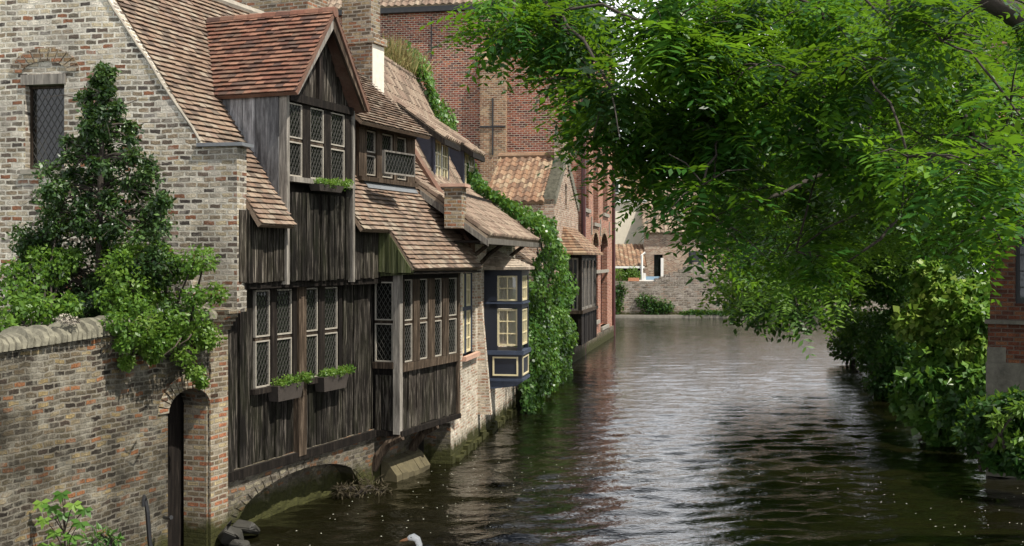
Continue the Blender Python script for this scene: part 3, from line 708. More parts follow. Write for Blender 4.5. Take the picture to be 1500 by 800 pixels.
for i in range(20): u = -.05+i*.38; f.tube([V(u,-2.36,8.53), V(u+.365,-2.36,8.53)], [.09,.1], 8)
obj('ridge_tiles', f, M['mortar'], TH)
f = MB(); f.prism([V(UBR,.2,RZ(.2)-.06), V(UBR,.84,RZ(.84)-.05), V(UBR,.84,3.74), V(UBR,.2,3.7)], (.04,0,0)); 
boards(f, V(UBR,0,0), -YA, -XA, .18, .80, 3.76, lambda t: RZ(t)-.07, .13, .02); obj('roof_cheek', f, M['boardgreen'], TH)
f = MB(); ubox(f, UBR, URT, .3, .84, 3.74, 3.78, .3); obj('soffit', f, M['beamdark'], TH)
# dormer two
D2 = -.22; v0, v1 = H.u(526, D2), H.u(604, D2); e0 = H.uz(565, 262, D2)[1]; e1 = H.uz(565, 197, D2)[1]
f = MB(); ubox(f, v0-.1, v1, -1.4, D2-.05, 5.2, e1+.12, .2); obj('dormer_core', f, M['beamdark'], TH)
cols = [(533,548), (556,573), (578,593)]; prev = v0-.1
for i, (p0, p1) in enumerate(cols+[(0,0)]):
    u0, u1 = (H.u(p0, D2), H.u(p1, D2)) if p0 else (v1, 0)
    if u0-prev > .01: f = MB(); ubox(f, prev, u0, D2-.05, D2+.06, e0-.02, e1+.02, .9); obj('mullion', f, M['beam'], TH)
    if p0: pairwin(TH, V(0,D2,0), XA, -YA, u0, u1, e0+.02, e1, .48)
    prev = u1
f = MB(); ubox(f, v0-.1, v1+.03, D2-.05, D2+.12, e0-.10, e0-.02, .8); ubox(f, v0-.1, v1+.03, D2-.05, D2+.08, e1+.02, e1+.12, .4); obj('dormer_sill', f, M['beam'], TH)
# open casement leaf swung out
cu0, cu1 = H.u(531, D2+.16), H.u(570, D2+.16)
window(TH, V(0,D2+.16,0), Vector((1,-.10,0)).normalized(), -YA, cu0, cu1, e0, e0+(e1-e0)*.50, 1, 1, .03, fm='beamgrey', gl='glass', sp=.1, name='open_casement')
f = MB(); f.hexa([V(v0,D2+.1,e0-.12), V(v1-.05,D2+.1,e0-.12), V(v1-.15,D2,e0-.09), V(v0,D2,e0-.09)] and
    [O_+XA*x+sU*s+nU*h for h in (.035,.05) for x, s in ((v0+.1,.12*kS),(v1-.02,.12*kS),(v1-.02,.22*kS),(v0+.1,.22*kS))]); obj('lead_flashing', f, M['lead'], TH)
f = MB(); dsh = Vector((0, 1, .85)).normalized(); nsh = Vector((0, -.85, 1)).normalized()
tiles(f, V(0,.12,e1+.06), XA, dsh, nsh, v0-.5, v0-.5, v1+.12, v1+.12, 0, 3.0, .165, .098); obj('dormer_roof', f, M['tile'], TH)
f = MB(); f.prism([V(v1,D2,e1+.1), V(v1,D2,RZ(D2)-.1), V(v1,-2.2,RZ(-2.2)-.1), V(v1,-2.2,e1+1.95)], (.04,0,0)); obj('dormer_cheek', f, M['beam'], TH)
# party parapet and its kneeler
f = MB(); pts = []
f.prism([V(URT,.62,RZ(.62)-.3), V(URT,.62,RZ(.62)+.16), V(URT,-2.45,RZ(-2.45)+.2), V(URT,-2.45,RZ(-2.45)-1)], (.22,0,0)); obj('party_parapet', f, M['tilered'], TH)
# chimney
cq0, cq1 = H.u(545, -1.26), H.u(557.5, -1.26); 
cqd = H.d(498, cq0)
f = MB(); ubox(f, cq0, cq1+.12, cqd, -1.26, 6.4, 8.35, .5); ubox(f, cq0-.05, cq1+.16, cqd-.05, -1.19, 8.35, 8.5, .5)
ubox(f, cq0+.03, cq1+.06, cqd+.03, -1.30, 8.5, 10.4, .5); ubox(f, cq0-.02, cq1+.12, cqd-.03, -1.24, 10.4, 10.6, .5); ch = obj('chimney', f, M['chimney'], TH)
f = MB(); ubox(f, cq0+.0, cq1+.125, -1.262, -1.245, 6.4, 8.34, .5); obj('chimney_plaster', f, M['pale'], ch)
# stone gable
g_ = Vector((-.98, .2, 0)); gw = H.W(0, .2, 0)
cr_, sr_ = math.cos(-H.rz), math.sin(-H.rz)
def toloc(v): return Vector((v.x*cr_-v.y*sr_, v.x*sr_+v.y*cr_, v.z))
ga = toloc(g_).normalized(); gn = Vector((-ga.y, ga.x, 0)); gn = gn if gn.x < 0 else -gn
K0 = V(0,.2,0)
def gtop(s):
    d = .2-.987*s
    if s < .57: return RZ(-.36)+.0
    if s < 2.9: return RZ(d)+.06
    return RZ(.2-.987*2.9)+.06
def gs(px):
    k = (px-CX)/FP; return (k*gw.y-gw.x)/(g_.x-k*g_.y)/1.0
def gz(px, py): s = gs(px); return CZ-(py-HZ)/FP*(gw.y+g_.y*s)
ws1, ws0 = gs(37), gs(94); wz0, wz1 = gz(65, 248), gz(65, 122)
f = MB(); colwall(f, K0, ga, gn, 0, .569, 3.25, gtop, (), .32); colwall(f, K0, ga, gn, .571, 6.5, .9, gtop, [(ws0, ws1, wz0, wz1)], .32, step=.33)
obj('stone_gable', f, M['stone'], TH)
f = MB(); arch_ring(f, K0, ga, gn, ws0-.05, ws1+.05, wz1+.16, .16, .2, .02, .2, 11); obj('relieving_arch', f, M['chimney'], TH)
f = MB(); f.obox(K0, ga, ZA, gn, ws0-.03, ws1+.06, wz1-.02, wz1+.13, -.2, .03, .8); obj('window_lintel', f, M['beamgrey'], TH)
f = MB(); f.obox(K0, ga, ZA, gn, ws0-.06, ws1+.06, wz0-.07, wz0, -.2, .04, .8); obj('window_sill', f, M['limestone'], TH)
window(TH, K0-gn*.14, ga, gn, ws0+.004, ws1-.004, wz0+.003, wz1-.025, 1, 1, .035, fm='beam', sp=.1)
f = MB(); # verge mortar and lead on the kneeler
pts = [K0+ga*s+ZA*(gtop(s)+.03)+gn*.0 for s in [.57+i*.12 for i in range(20)]]
for p in pts: p += Vector((random.uniform(-.012,.012), 0, random.uniform(-.015,.015)))
f.tube(pts, .02, 6); obj('verge_mortar', f, M['mortar'], TH)
f = MB(); f.obox(K0, ga, ZA, gn, -.10, .6, gtop(.3)+.0, gtop(.3)+.05, -.34, .05); obj('kneeler_flashing', f, M['lead'], TH)
f = MB()
for i in range(5): f.obox(K0, ga, ZA, gn, -.0+ -.012*i*0, .4, 3.02+.09*i, 3.10+.09*i, -.3, .01) if False else ubox(f, -.24, .035+.001*i, -.1, .04*(i+1)+.03, 3.0+.06*i+.32*0, 3.055+.06*i)
obj('corner_corbel', f, M['pier'], TH)
f = MB(); ubox(f, -.25, -.003, -.75, -.395, -.4, 3.7, .5); obj('corner_wall', f, M['stone'], TH)

# ================================================================== GARDEN WALL
GW = thing('garden_wall', 'old mossy brick garden wall with an arched gate and ribbed stone coping', 'wall', (H.O[0], H.O[1], 0), H.rz)
gu0, gu1 = H.u(243), H.u(304)
def gwt(s): return 3.02 if s < -3.4 else 3.02+.1*(s+3.4)
spr = H.uz(275, 600, .03)[1]
f = MB(); colwall(f, V(0,.03,0), XA, -YA, -9, gu1+.001, -.5, lambda s: min(3.2, 3.0+.045*(s+4.2)), [(gu0, gu1, -.6, spr, .28)], .42, step=.5)
obj('brickwork', f, M['garden'], GW)
f = MB(); ubox(f, gu1+.003, -.0, -.39, .05, -.5, 3.0, .5); obj('pier', f, M['pier'], GW)
f = MB(); arch_ring(f, V(0,.03,0), XA, -YA, gu0, gu1, spr, .28, .2, .02, .3, 15); obj('arch', f, M['pier'], GW)
f = MB()
ubox(f, gu1-.02, gu1+.0, -.38, -.0, -.5, spr-.01, .5); obj('jamb', f, M['pier'], GW)
f = MB(); ubox(f, gu0-.1, gu1+.1, -.52, -.44, -.4, 2.7, .3); obj('gate', f, M['beamdark'], GW)
f = MB(); u = -8.5
while u < -.3:
    z = min(3.2, 3.0+.045*(u+4.2)); t = random.uniform(.07, .115); lean = random.uniform(.03,.07); h = random.uniform(.14, .24); n0 = 7; pts = []
    for k in range(n0+1):
        a_ = math.pi*k/n0; pts.append(V(u+lean*math.sin(a_)*2, -.18+.27*math.cos(a_)*1.0, z+.0+h*math.sin(a_)))
    f.prism(pts, (t*.68, 0, 0)); u += t
obj('coping', f, M['mossstone'], GW)
# iron handrail and latch in front of the wall
p = P(214, 800, 13.6)
HR = thing('iron_handrail', 'rusty black iron handrail post beside the arched gate', 'handrail', (p.x, p.y, .3))
f = MB(); q = [P(224, 830, 13.9), P(219, 790, 13.9), P(216, 750, 13.9), P(213, 732, 13.9), P(211, 727, 13.8), P(210, 733, 13.7), P(210, 742, 13.7)]
f.tube([Vector((q[0].x, q[0].y, .0))]+q, [.028]*4+[.022]*4, 6); obj('rail', f, M['black'], HR, world=True)
f = MB(); f.tube([P(240, 758, 14.9), P(246, 759, 14.8), P(251, 758, 14.75)], [.02,.022,.03], 6); LT = obj('iron_hook', f, M['black']); tag(LT, 'small grey iron hook fixed in the brick beside the dark gate', 'hook')

# ================================================================== BRICK HOUSE (third)
BH = thing('brick_house', 'whitewashed brick house with pantiled roof, two dark dormers and a navy oriel window', 'house', (H3.O[0], H3.O[1], 0), H3.rz)
hw0, hw1 = H3.u(678), H3.u(696.5); hz0, hz1 = H3.uz(687, 519)[1], H3.uz(687, 400)[1]
f = MB(); colwall(f, V(0,0,0), XA, -YA, 0, .95, -.5, .84, (), .4); colwall(f, V(0,0,0), XA, -YA, .951, 7.6, -.5, 4.6, [(hw0, hw1, hz0, hz1)], .4)
f.prism([V(.95,-.4,-.5), V(.95,-4,-.5), V(.95,-4,8), V(.95,-2.6,8.5), V(.95,-1.1,5.7), V(.95,-.4,4.8)], (.3,0,0), .5)
f.prism([V(7.6,0,-.5), V(7.6,-5,-.5), V(7.6,-5,6), V(7.6,-2.6,8.7), V(7.6,-1.09,5.75), V(7.6,0,4.85)], (.3,0,0), .5)
obj('wall', f, M['facade'], BH)
f = MB(); ubox(f, .0, .04, -.9, -.4, -.4, .86, .5); ubox(f, -.02,.0,-.4,.0,-.4,.8,.1); obj('side_wall', f, M['base'], BH)
f = MB(); 
for i in range(26):
    u = .0+i*.3+random.uniform(-.03,.03); ubox(f, u, u+.27, -.02, .04+random.uniform(0,.09), -.3, .12+random.uniform(-.09,.09))
obj('mossy_footing', f, M['base'], BH)
f = MB(); f.prism([V(hw1+.25,.0,0.6), V(hw1+.25,.30,.6), V(hw1+.25,.12,2.6), V(hw1+.25,.02,3.9), V(hw1+.25,0,3.9)], (.16,0,0), .5); obj('buttress', f, M['facade'], BH)
f = MB(); ubox(f, hw0-.08, hw1+.08, -.12, .09, hz0-.09, hz0, .5); obj('window_sill', f, M['sillred'], BH)
um = (hw0+hw1)/2
for x0, x1 in ((hw0+.02, um-.03), (um+.03, hw1-.02)):
    tz = hz0+(hz1-hz0)*.56
    window(BH, V(0,-.13,0), XA, -YA, x0, x1, hz0+.02, tz-.04, 2, 3, .05, 'cream', 'clear', None, mw=.03, curtain=True)
    window(BH, V(0,-.13,0), XA, -YA, x0, x1, tz+.04, hz1-.02, 2, 2, .05, 'cream', 'clear', None, mw=.03, curtain=True)
f = MB(); tz = hz0+(hz1-hz0)*.56; ubox(f, hw0, hw1, -.18, -.07, tz-.04, tz+.04); ubox(f, um-.03, um+.03, -.18, -.07, hz0, hz1); ubox(f, hw0, hw0+.02, -.18, -.07, hz0, hz1); ubox(f, hw1-.02, hw1, -.18,-.07,hz0,hz1)
obj('window_surround', f, M['navylit'], BH)
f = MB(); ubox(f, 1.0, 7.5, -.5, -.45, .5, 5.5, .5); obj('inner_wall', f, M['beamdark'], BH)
# roof: steep upper slope and flared eave
def slope(name, mt, fr_o, d0, z0, d1, z1, u0, u1, tw=.22, th=.28, kind='pan', u0b=None, u1b=None, parent=None, deck=.06):
    f = MB(); s_ = Vector((0, -(d1-d0), z1-z0)); ln = s_.length; s_.normalize(); nn = Vector((0, -s_.z, s_.y)); nn = nn if nn.z > 0 else -nn
    tiles(f, V(0,d0,z0), XA, s_, nn, u0, u0b if u0b is not None else u0, u1, u1b if u1b is not None else u1, 0, ln, tw, th, .028, kind, deck)
    return obj(name, f, M[mt], parent)
slope('roof', 'pantile', None, -1.07, 5.74, -2.6, 8.7, .7, 7.75, parent=BH)
slope('roof', 'pantile', None, .75, 4.45, -1.09, 5.78, -.02, 7.3, .2, .26, parent=BH)
slope('rear_roof', 'pantile', None, -5.2, 5.4, -2.6, 8.7, .7, 7.75, parent=BH, tw=.5, th=.6)
f = MB()
for i in range(18): f.tube([V(.8+i*.38,-2.6,8.72), V(.8+i*.38+.37,-2.6,8.72)], [.10,.115], 8)
obj('ridge_tiles', f, M['pantile'], BH)
f = MB(); ubox(f, -.02, 7.3, .60, .76, 4.30, 4.42, .4); f.prism([V(-.02,.76,4.38), V(-.02,-.6,5.36), V(-.02,-.6,5.22), V(-.02,.76,4.25)], (-.04,0,0)); obj('eave_board', f, M['beamgrey'], BH)
f = MB(); ubox(f, 0, 7.3, -.0, .62, 4.33, 4.37, .4); obj('soffit', f, M['beamdark'], BH)
for u in (.75, 2.2, 5.2): f = MB(); f.tube([V(u,.02,3.75), V(u,.35,4.1), V(u,.65,4.33)], .045, 5); obj('bracket', f, M['beam'], BH)
for (pa, pb) in ((635,655), (678,693)):
    dd_ = -1.09; ua, ub = H3.u(pa, dd_), H3.u(pb, dd_); za, zb_ = 5.82, 6.70
    f = MB(); ubox(f, ua+.02, ub-.02, -2.1, dd_-.05, 5.6, 6.75, .2); obj('dormer_core', f, M['black'], BH)
    f = MB(); zr = lambda t: 5.75+1.95*(-1.09-t)-.1
    f.prism([V(ua,dd_,za-.15), V(ua,dd_,zb_+.06), V(ua,-2.3,zb_+.06+.8*1.2), V(ua,-2.1,7.5)], (-.04,0,0)); obj('dormer_cheek', f, M['slate'], BH)
    umd = (ua+ub)/2
    for x0, x1 in ((ua+.03, umd-.03), (umd+.03, ub-.03)): window(BH, V(0,dd_,0), XA, -YA, x0, x1, za, zb_, 2, 3, .05, 'cream', 'clear', None, mw=.03, curtain=True, name='dormer_window')
    f = MB(); ubox(f, ua-.04, ua+.03, dd_-.05, dd_+.04, za-.15, zb_+.06); ubox(f, ub-.03, ub+.04, dd_-.05, dd_+.04, za-.15, zb_+.06); ubox(f, umd-.03, umd+.03, dd_-.05, dd_+.03, za, zb_)
    ubox(f, ua, ub, dd_-.05, dd_+.05, za-.08, za, .5); obj('window_surround', f, M['slate'], BH)
    slope('dormer_roof', 'pantile', None, dd_+.28, zb_+.0, -2.35, zb_+1.15, ua-.18, ub+.15, .2, .26, parent=BH)
    f = MB(); f.prism([V(ua-.19,dd_+.3,zb_-.02), V(ua-.19,-2.3,zb_+1.10), V(ua-.19,-2.3,zb_+.85), V(ua-.19,dd_+.3,zb_-.16)], (.04,0,0)); ubox(f, ua-.18, ub+.15, dd_+.22, dd_+.29, zb_-.14, zb_-.02); obj('bargeboard', f, M['beamdark'], BH)
# brick kneeler pier between the two houses
k0 = H3.O; f = MB(); pw = P(667, 300, 22.6); 
KP = thing('brick_kneeler', 'square brick pier with flat cap between the two tiled roofs', 'pier', (pw.x, pw.y, 4.2), H3.rz)
f.box(-.22, .22, -.17, .17, .4, 1.2, .5); obj('shaft', f, M['chimney'], KP)
f = MB(); f.box(-.27, .27, -.25, .25, 1.2, 1.26, .5); obj('cap', f, M['sillred'], KP)
# oriel
OR0, ORL, ORD = H3.u(709), 1.05, .86
oz = lambda py: H3.z(py, OR0, ORD)
f = MB(); ubox(f, OR0, OR0+ORL, 0, ORD, oz(556), oz(518), .5)
ubox(f, OR0, OR0+.0+ORL, 0, .14, oz(518), oz(394), .5)
ubox(f, OR0, OR0+ORL, 0, ORD, oz(404), oz(393), .5)
ubox(f, OR0, OR0+.1, ORD-.1, ORD, oz(518), oz(404), .5); ubox(f, OR0+ORL-.1, OR0+ORL, ORD-.1, ORD, oz(518), oz(404), .5)
ubox(f, OR0, OR0+.06, .14, ORD-.1, oz(452), oz(441), .5); ubox(f, OR0+.1, OR0+ORL-.1, ORD-.06, ORD, oz(452), oz(441), .5)
ubox(f, OR0, OR0+.07, .14, .3, oz(518), oz(404), .5)
obj('oriel_body', f, M['navy'], BH)
f = MB()
ubox(f, OR0-.05, OR0+ORL+.05, 0, ORD+.05, oz(520), oz(514), .5); obj('oriel_moulding', f, M['navylit'], BH); f = MB(); ubox(f, OR0-.03, OR0+ORL+.03, 0, ORD+.03, oz(445.5), oz(443), .5); obj('oriel_transom', f, M['navylit'], BH); f = MB()
ubox(f, OR0-.03, OR0+ORL+.03, 0, ORD+.03, oz(559), oz(555), .5); f.prism([V(OR0,0,oz(559)), V(OR0,ORD,oz(559)), V(OR0,ORD-.12,oz(566)), V(OR0,0,oz(572))], (ORL,0,0), .5)
obj('oriel_moulding', f, M['navylit'], BH)
def ringf(mb, O, a, n, x0, x1, z0, z1, w_, t): 
    for r_ in ((x0,x0+w_,z0,z1),(x1-w_,x1,z0,z1),(x0+w_,x1-w_,z0,z0+w_),(x0+w_,x1-w_,z1-w_,z1)): mb.obox(O, a, ZA, n, r_[0], r_[1], r_[2], r_[3], 0, t)
f = MB(); ringf(f, V(OR0,0,0), -YA, -XA, .2, ORD-.08, oz(551), oz(523), .035, .02); ringf(f, V(0,ORD,0), XA, -YA, OR0+.1, OR0+ORL-.1, oz(551), oz(523), .035, .02); obj('panel_frame', f, M['cream'], BH)
for za, zb_, rr in ((oz(507), oz(452)-.02, 3), (oz(441)+.0, oz(404), 2)):
    window(BH, V(OR0+.045,0,0), -YA, -XA, .3, ORD-.1, za, zb_, 2, rr, .04, 'cream', 'clear', None, mw=.028, curtain=True, name='oriel_window')
    window(BH, V(0,ORD-.045,0), XA, -YA, OR0+.1, OR0+ORL-.1, za, zb_, 3, rr, .04, 'cream', 'clear', None, mw=.028, curtain=True, name='oriel_window')
f = MB(); ez = oz(393); az = oz(364); ax, ad = OR0+ORL/2, .1
ring = [(OR0-.14, -.05), (OR0-.14, ORD+.12), (OR0+ORL+.12, ORD+.12), (OR0+ORL+.12, -.05)]
rows = 9
for i in range(rows):
    t0, t1 = i/rows, (i+1)/rows*1.0
    for (p, q) in ((ring[0], ring[1]), (ring[1], ring[2]), (ring[2], ring[3])):
        def L_(pt, t, h=0): return V(pt[0]+(ax-pt[0])*t, pt[1]+(ad-pt[1])*t, ez+(az-ez)*t+h)
        segs = 6
        for k in range(segs):
            A = (p[0]+(q[0]-p[0])*k/segs, p[1]+(q[1]-p[1])*k/segs); B = (p[0]+(q[0]-p[0])*(k+1)/segs-.004, p[1]+(q[1]-p[1])*(k+1)/segs-.004)
            f.hexa([L_(A,t0,-.03), L_(B,t0,-.03), L_(B,t1,-.03), L_(A,t1,-.03), L_(A,t0,.03), L_(B,t0,.03), L_(B,t1,.006), L_(A,t1,.006)])
ubox(f, ring[0][0]+.02, ring[2][0]-.02, 0, ORD+.08, ez-.04, ez-.01)
obj('oriel_roof', f, M['tilepale'], BH)

# rear brick wall / stack behind the ridge
RS = thing('rear_stack', 'broad weathered brick stack rising behind the dark plank house ridge', 'chimney', tuple(H.W(6.5,-4.2,0)), H.rz)
f = MB(); f.box(-.4, .4, -1.9, 2.4, 5, 11.0, .5); obj('shaft', f, M['chimney'], RS)

# ================================================================== ivy wall beyond
IW = thing('canal_garden_wall', 'low brick canal wall hidden under thick ivy between the oriel and the dark bay', 'wall', (H3.W(7.7,0,0).x, H3.W(7.7,0,0).y, 0), 0)
f = MB(); A = H3.W(7.9, -.15, 0); B = H4.W(-.2, -.2, 0); dv = (B-A).normalized(); nv = Vector((dv.y, -dv.x, 0))
f.obox(A, dv, nv, ZA, 0, (B-A).length, -.4, 0, -.5, 2.3, .5); obj('brickwork', f, M['base'], IW, world=True)
IV = thing('ivy', 'dense light green ivy curtain hanging over the canal wall down to the water', 'ivy', tuple(A))
def ivp(t, z, o=0): q = A+dv*t+nv*o; return (q.x, q.y, z)
LN = (B-A).length; pats = []
for i in range(12):
    t0, t1 = LN*i/12-.2, LN*(i+1)/12-.2; top = 2.75+.25*math.sin(i*1.3)-.1*i/12; o = .5+.15*math.sin(i*2.1)
    pats += [(ivp(t0, .05, o*.75), ivp(t1, .05, o*.75), ivp(t1, 1.5, o), ivp(t0, 1.5, o)), (ivp(t0, 1.5, o), ivp(t1, 1.5, o), ivp(t1, top, .3), ivp(t0, top, .3)), (ivp(t0, top, .3), ivp(t1, top, .3), ivp(t1, top-.1, -.6), ivp(t0, top-.1, -.6))]
pats += [(ivp(-.4, .05, .3), ivp(-.2, .05, .6), ivp(-.2, 2.5, .5), ivp(-.4, 2.6, 0))]
C_, D_, N__, l_, r_ = patch_leaves(pats, 700, .10, .32); leafmesh('foliage', C_, D_, N__, l_, l_*.85, r_, M['ivy'], IV)
IV2 = thing('ivy', 'ivy climbing along the far roof edge of the whitewashed house up to its ridge', 'ivy', tuple(H3.W(7.9,-.3,0)))
w3 = lambda u, d, z: tuple(H3.W(u, d, z)); pats = []
zr3 = lambda d: (5.75+1.95*(-1.09-d) if d < -1.09 else 5.78-.723*(d+1.09))
ds = [-2.9, -2.5, -2.1, -1.7, -1.3, -.9, -.5, -.1, .3, .7, 1.0]
for a_, b_ in zip(ds[:-1], ds[1:]):
    ww = .45+.25*random.random()+(.35 if a_ > -1.5 else 0)
    if b_ < .8: pats.append((w3(7.75-ww, a_, zr3(a_)+.15), w3(7.75-ww, b_, zr3(b_)+.15), w3(8.2, b_, zr3(b_)+.25), w3(8.2, a_, zr3(a_)+.25)))
    pats.append((w3(7.72-ww*.9, a_, zr3(a_)+.1), w3(7.72-ww*.9, b_, zr3(b_)+.1), w3(7.6-ww*.9, b_, zr3(b_)+.45), w3(7.6-ww*.9, a_, zr3(a_)+.45)))
for i in range(6):   # drape on the far corner down to the lower curtain
    z0, z1 = 4.9-.45*i, 4.9-.45*(i+1); o0, o1 = .75-.08*i, .75-.08*(i+1); x_ = .15*math.sin(i*2)
    pats.append((w3(7.0+x_+.1*i, o0, z0), w3(9.4+x_-.1*i, o0+.1, z0), w3(9.4+x_-.1*i, o1+.1, z1), w3(7.0+x_+.1*i, o1, z1)))
for i in range(5):
    z0, z1 = 5.3-.5*i, 5.3-.5*(i+1); pats.append((w3(8.4+i*.3, .3+.1*i, z0), w3(10.8+.2*i, .6+.1*i, z0-.2), w3(10.8+.2*i, .6+.1*i, z1-.2), w3(8.4+i*.3, .4+.1*i, z1)))
C_, D_, N__, l_, r_ = patch_leaves(pats, 520, .10, .28); leafmesh('foliage', C_, D_, N__, l_, l_*.85, r_, M['ivy'], IV2)
stm = MB()
for i in range(7):
    a_ = Vector(w3(8.4+random.uniform(0,2), .5, 4.6-i*.1)); stm.tube([a_, a_+Vector((.1,0,-.6)), a_+Vector((.25,.0,-1.3-random.random()*.5))], [.02,.015,.008], 4)
obj('stem', stm, M['bark'], IV2, world=True)
pt = H3.W(6.6, -2.7, 8.75)
DG = thing('dry_weeds', 'straw coloured weeds growing on the roof ridge below the red mansion wall', 'weeds', tuple(pt))
n_ = 900; tt = rng.uniform(0, 1, (n_, 1)); base_ = np.array(w3(4.9, -2.7, 8.75))*(1-tt)+np.array(w3(7.6, -2.7, 8.75))*tt+rng.normal(size=(n_, 3))*np.array([.15,.15,.02])
leafmesh('foliage', base_, rng.normal(size=(n_, 3))*.35+np.array([0,0,1.]), rsph(n_), rng.uniform(.3, .85, n_), .035, rng.uniform(0, 1, n_), M['straw'], DG)

# ================================================================== RED MANSION
RM = thing('red_mansion', 'tall red brick mansion with narrow arched windows standing behind the lower roofs', 'mansion', (H5.O[0], H5.O[1], 0), H5.rz)
ML = 12.3; MZ = 14.7
def rect5(p0, p1, y0, y1, rise=0): return (H5.u(p0), H5.u(p1), H5.uz((p0+p1)/2, y1)[1], H5.uz((p0+p1)/2, y0)[1], rise)
ops = [rect5(854.5,862.5,196,306,.35), rect5(869,876.5,206,327,.35), rect5(883,890,212,313,.35), rect5(868,876,360,470,.6), rect5(880,889.5,360,477,.6),
       (1.2, 3.0, 10.6, 13.2, .3), (5, 6.4, 10.6, 13.2, .3), (8.6, 10, 10.6, 13.2, .3)]
f = MB(); colwall(f, V(0,0,0), XA, -YA, 0, ML, -.5, MZ, ops, .45); obj('canal_facade', f, M['redlit'], RM)
f = MB(); ubox(f, 0, .4, -12, -.452, -.5, MZ, .5); ubox(f, .4, ML, -12, -11.6, -.5, MZ, .5); ubox(f, ML-.4, ML, -11.6, -.452, -.5, MZ, .5); obj('side_wall', f, M['red'], RM)
for o in ops:
    xm = (o[0]+o[1])/2
    window(RM, V(0,-.3,0), XA, -YA, o[0]+.01, o[1]-.01, o[2]+.01, o[3]+o[4]*.95, 2, 4, .09, 'maroon', 'glass', None, mw=.05)
    f = MB(); ubox(f, o[0]-.12, o[1]+.12, -.2, .1, o[2]-.16, o[2]+.0, .5); obj('window_sill', f, M['limestone'], RM)
    if o[4] > .3: f = MB(); arch_ring(f, V(0,0,0), XA, -YA, o[0], o[1], o[3], o[4], .28, .03, .2, 11); obj('arch', f, M['orange'], RM)
f = MB(); 
for u, z0, z1 in ((H5.u(866), 5.1, 5.9), (H5.u(879), 5.1, 5.9), (H5.u(892), 5.1, 5.9)): ubox(f, u-.1, u+.1, .0, .05, z0, z1)
ubox(f, ops[3][0]-.2, ops[4][1]+.3, .0, .06, 3.35, 3.5); obj('stone_trim', f, M['limestone'], RM)
dA, dB = H5.d(706, 0), H5.d(743, 0)
f = MB(); ubox(f, -.35, 0, dA, dB, -.5, 12.4, .5); f.prism([V(-.35,dA,12.4), V(-.35,dB,12.4), V(0,dB,12.9), V(0,dA,12.9)], (0,0,.02)) ; obj('buttress', f, M['orange'], RM)
f = MB()
for (d_, z_) in (((dA+dB)/2, 9.6),):
    ubox(f, -.40, -.36, d_-.03, d_+.03, z_-1.2, z_+1.2); ubox(f, -.40, -.355, dA-.0, dB+.0, z_-.035, z_+.035)
ubox(f, -.05, -.01, H5.d(632,0)-.02, H5.d(632,0)+.02, 12.6, 14.4); ubox(f, -.05, -.01, H5.d(838,0)-.02, H5.d(838,0)+.02, 9.4, 11)
obj('wall_anchor', f, M['black'], RM)
f = MB(); f.tube([V(-.02,.08,-.2), V(-.02,.08,MZ)], .1, 8); obj('downpipe', f, M['maroon'], RM); f = MB(); f.tube([V(ML-.1,.08,-.2), V(ML-.1,.08,MZ)], .09, 8); obj('downpipe', f, M['maroon'], RM)
f = MB(); ubox(f, -.28, ML, .0, .2, MZ-.1, MZ+.12, .5); ubox(f, -.28, -.001, -12, .0, MZ-.1, MZ+.12, .5); obj('gutter', f, M['black'], RM)
f = MB(); s_ = Vector((.72, 0, .7)).normalized(); nn = Vector((-.7, 0, .72)).normalized()
tiles(f, V(-.3,0.2,MZ+.15), YA, s_, nn, 0, 5, 12.2, 7, 0, 7.5, .3, .33, .03, 'pan'); obj('roof', f, M['pantile'], RM)
f = MB(); s_ = Vector((0, .72, .7)).normalized(); nn = Vector((0, -.7, .72)).normalized(); tiles(f, V(-.3,.2,MZ+.15), XA, s_, nn, 0, 5, 12.6, 8, 0, 7.5, .6, .6, .03, 'pan'); obj('roof', f, M['pantile'], RM)
f = MB(); ubox(f, 0, ML, -.1, .10, -.5, .55, .5); obj('plinth', f, M['base'], RM)

# ================================================================== SMALL GABLED HOUSE
SH = thing('gabled_cottage', 'small pinkish brick cottage with orange pantiles in front of the tall red mansion', 'house', (H4.O[0], H4.O[1], 0), H4.rz)
ga0, ga1 = H4.u(812), H4.u(847); gm_ = (ga0+ga1)/2-.3
zap = H4.z(228, gm_, 0); ze4 = H4.z(292, ga0, 0)
def g4(s): return ze4+(zap-ze4)*(1-abs(s-gm_)/((gm_-ga0) if s < gm_ else (ga1-gm_)))
f = MB(); colwall(f, V(0,0,0), XA, -YA, ga0, ga1, -.5, g4, [(gm_-.25, gm_+.25, 5.9, 6.7, .2)], .35, step=.27); obj('gable_wall', f, M['gable4'], SH)
f = MB(); ubox(f, gm_-.25, gm_+.25, -.3, -.2, 5.9, 6.95, .2); obj('attic_window', f, M['black'], SH)
f = MB(); ubox(f, gm_-.5, gm_+.35, -.37, .02, zap-.5, zap+.65, .5); ubox(f, gm_-.56, gm_+.41, -.42, .07, zap+.65, zap+.75, .5); obj('chimney', f, M['gable4'], SH)
f = MB()
for i in range(16):
    t = i/16; 
    for sgn, ge in ((0, ga0), (1, ga1)):
        ua_ = gm_+(ge-gm_)*t; ub_ = gm_+(ge-gm_)*(t+1/16); z_ = zap+(ze4-zap)*t
        ubox(f, min(ua_, ub_), max(ua_, ub_), -.38, .05, z_-.28, z_+.10)
obj('gable_coping', f, M['mossstone'], SH)
s_ = Vector((gm_-ga0, 0, zap-ze4)); ln = s_.length; s_.normalize(); nn = Vector((-s_.z, 0, s_.x))
f = MB(); tiles(f, V(ga0-.15,-.36,ze4-.1), YA, s_, nn, 0, 0, 2.2, 2.2, 0, ln, .3, .33, .03, 'pan'); obj('roof', f, M['pantile_o'], SH)
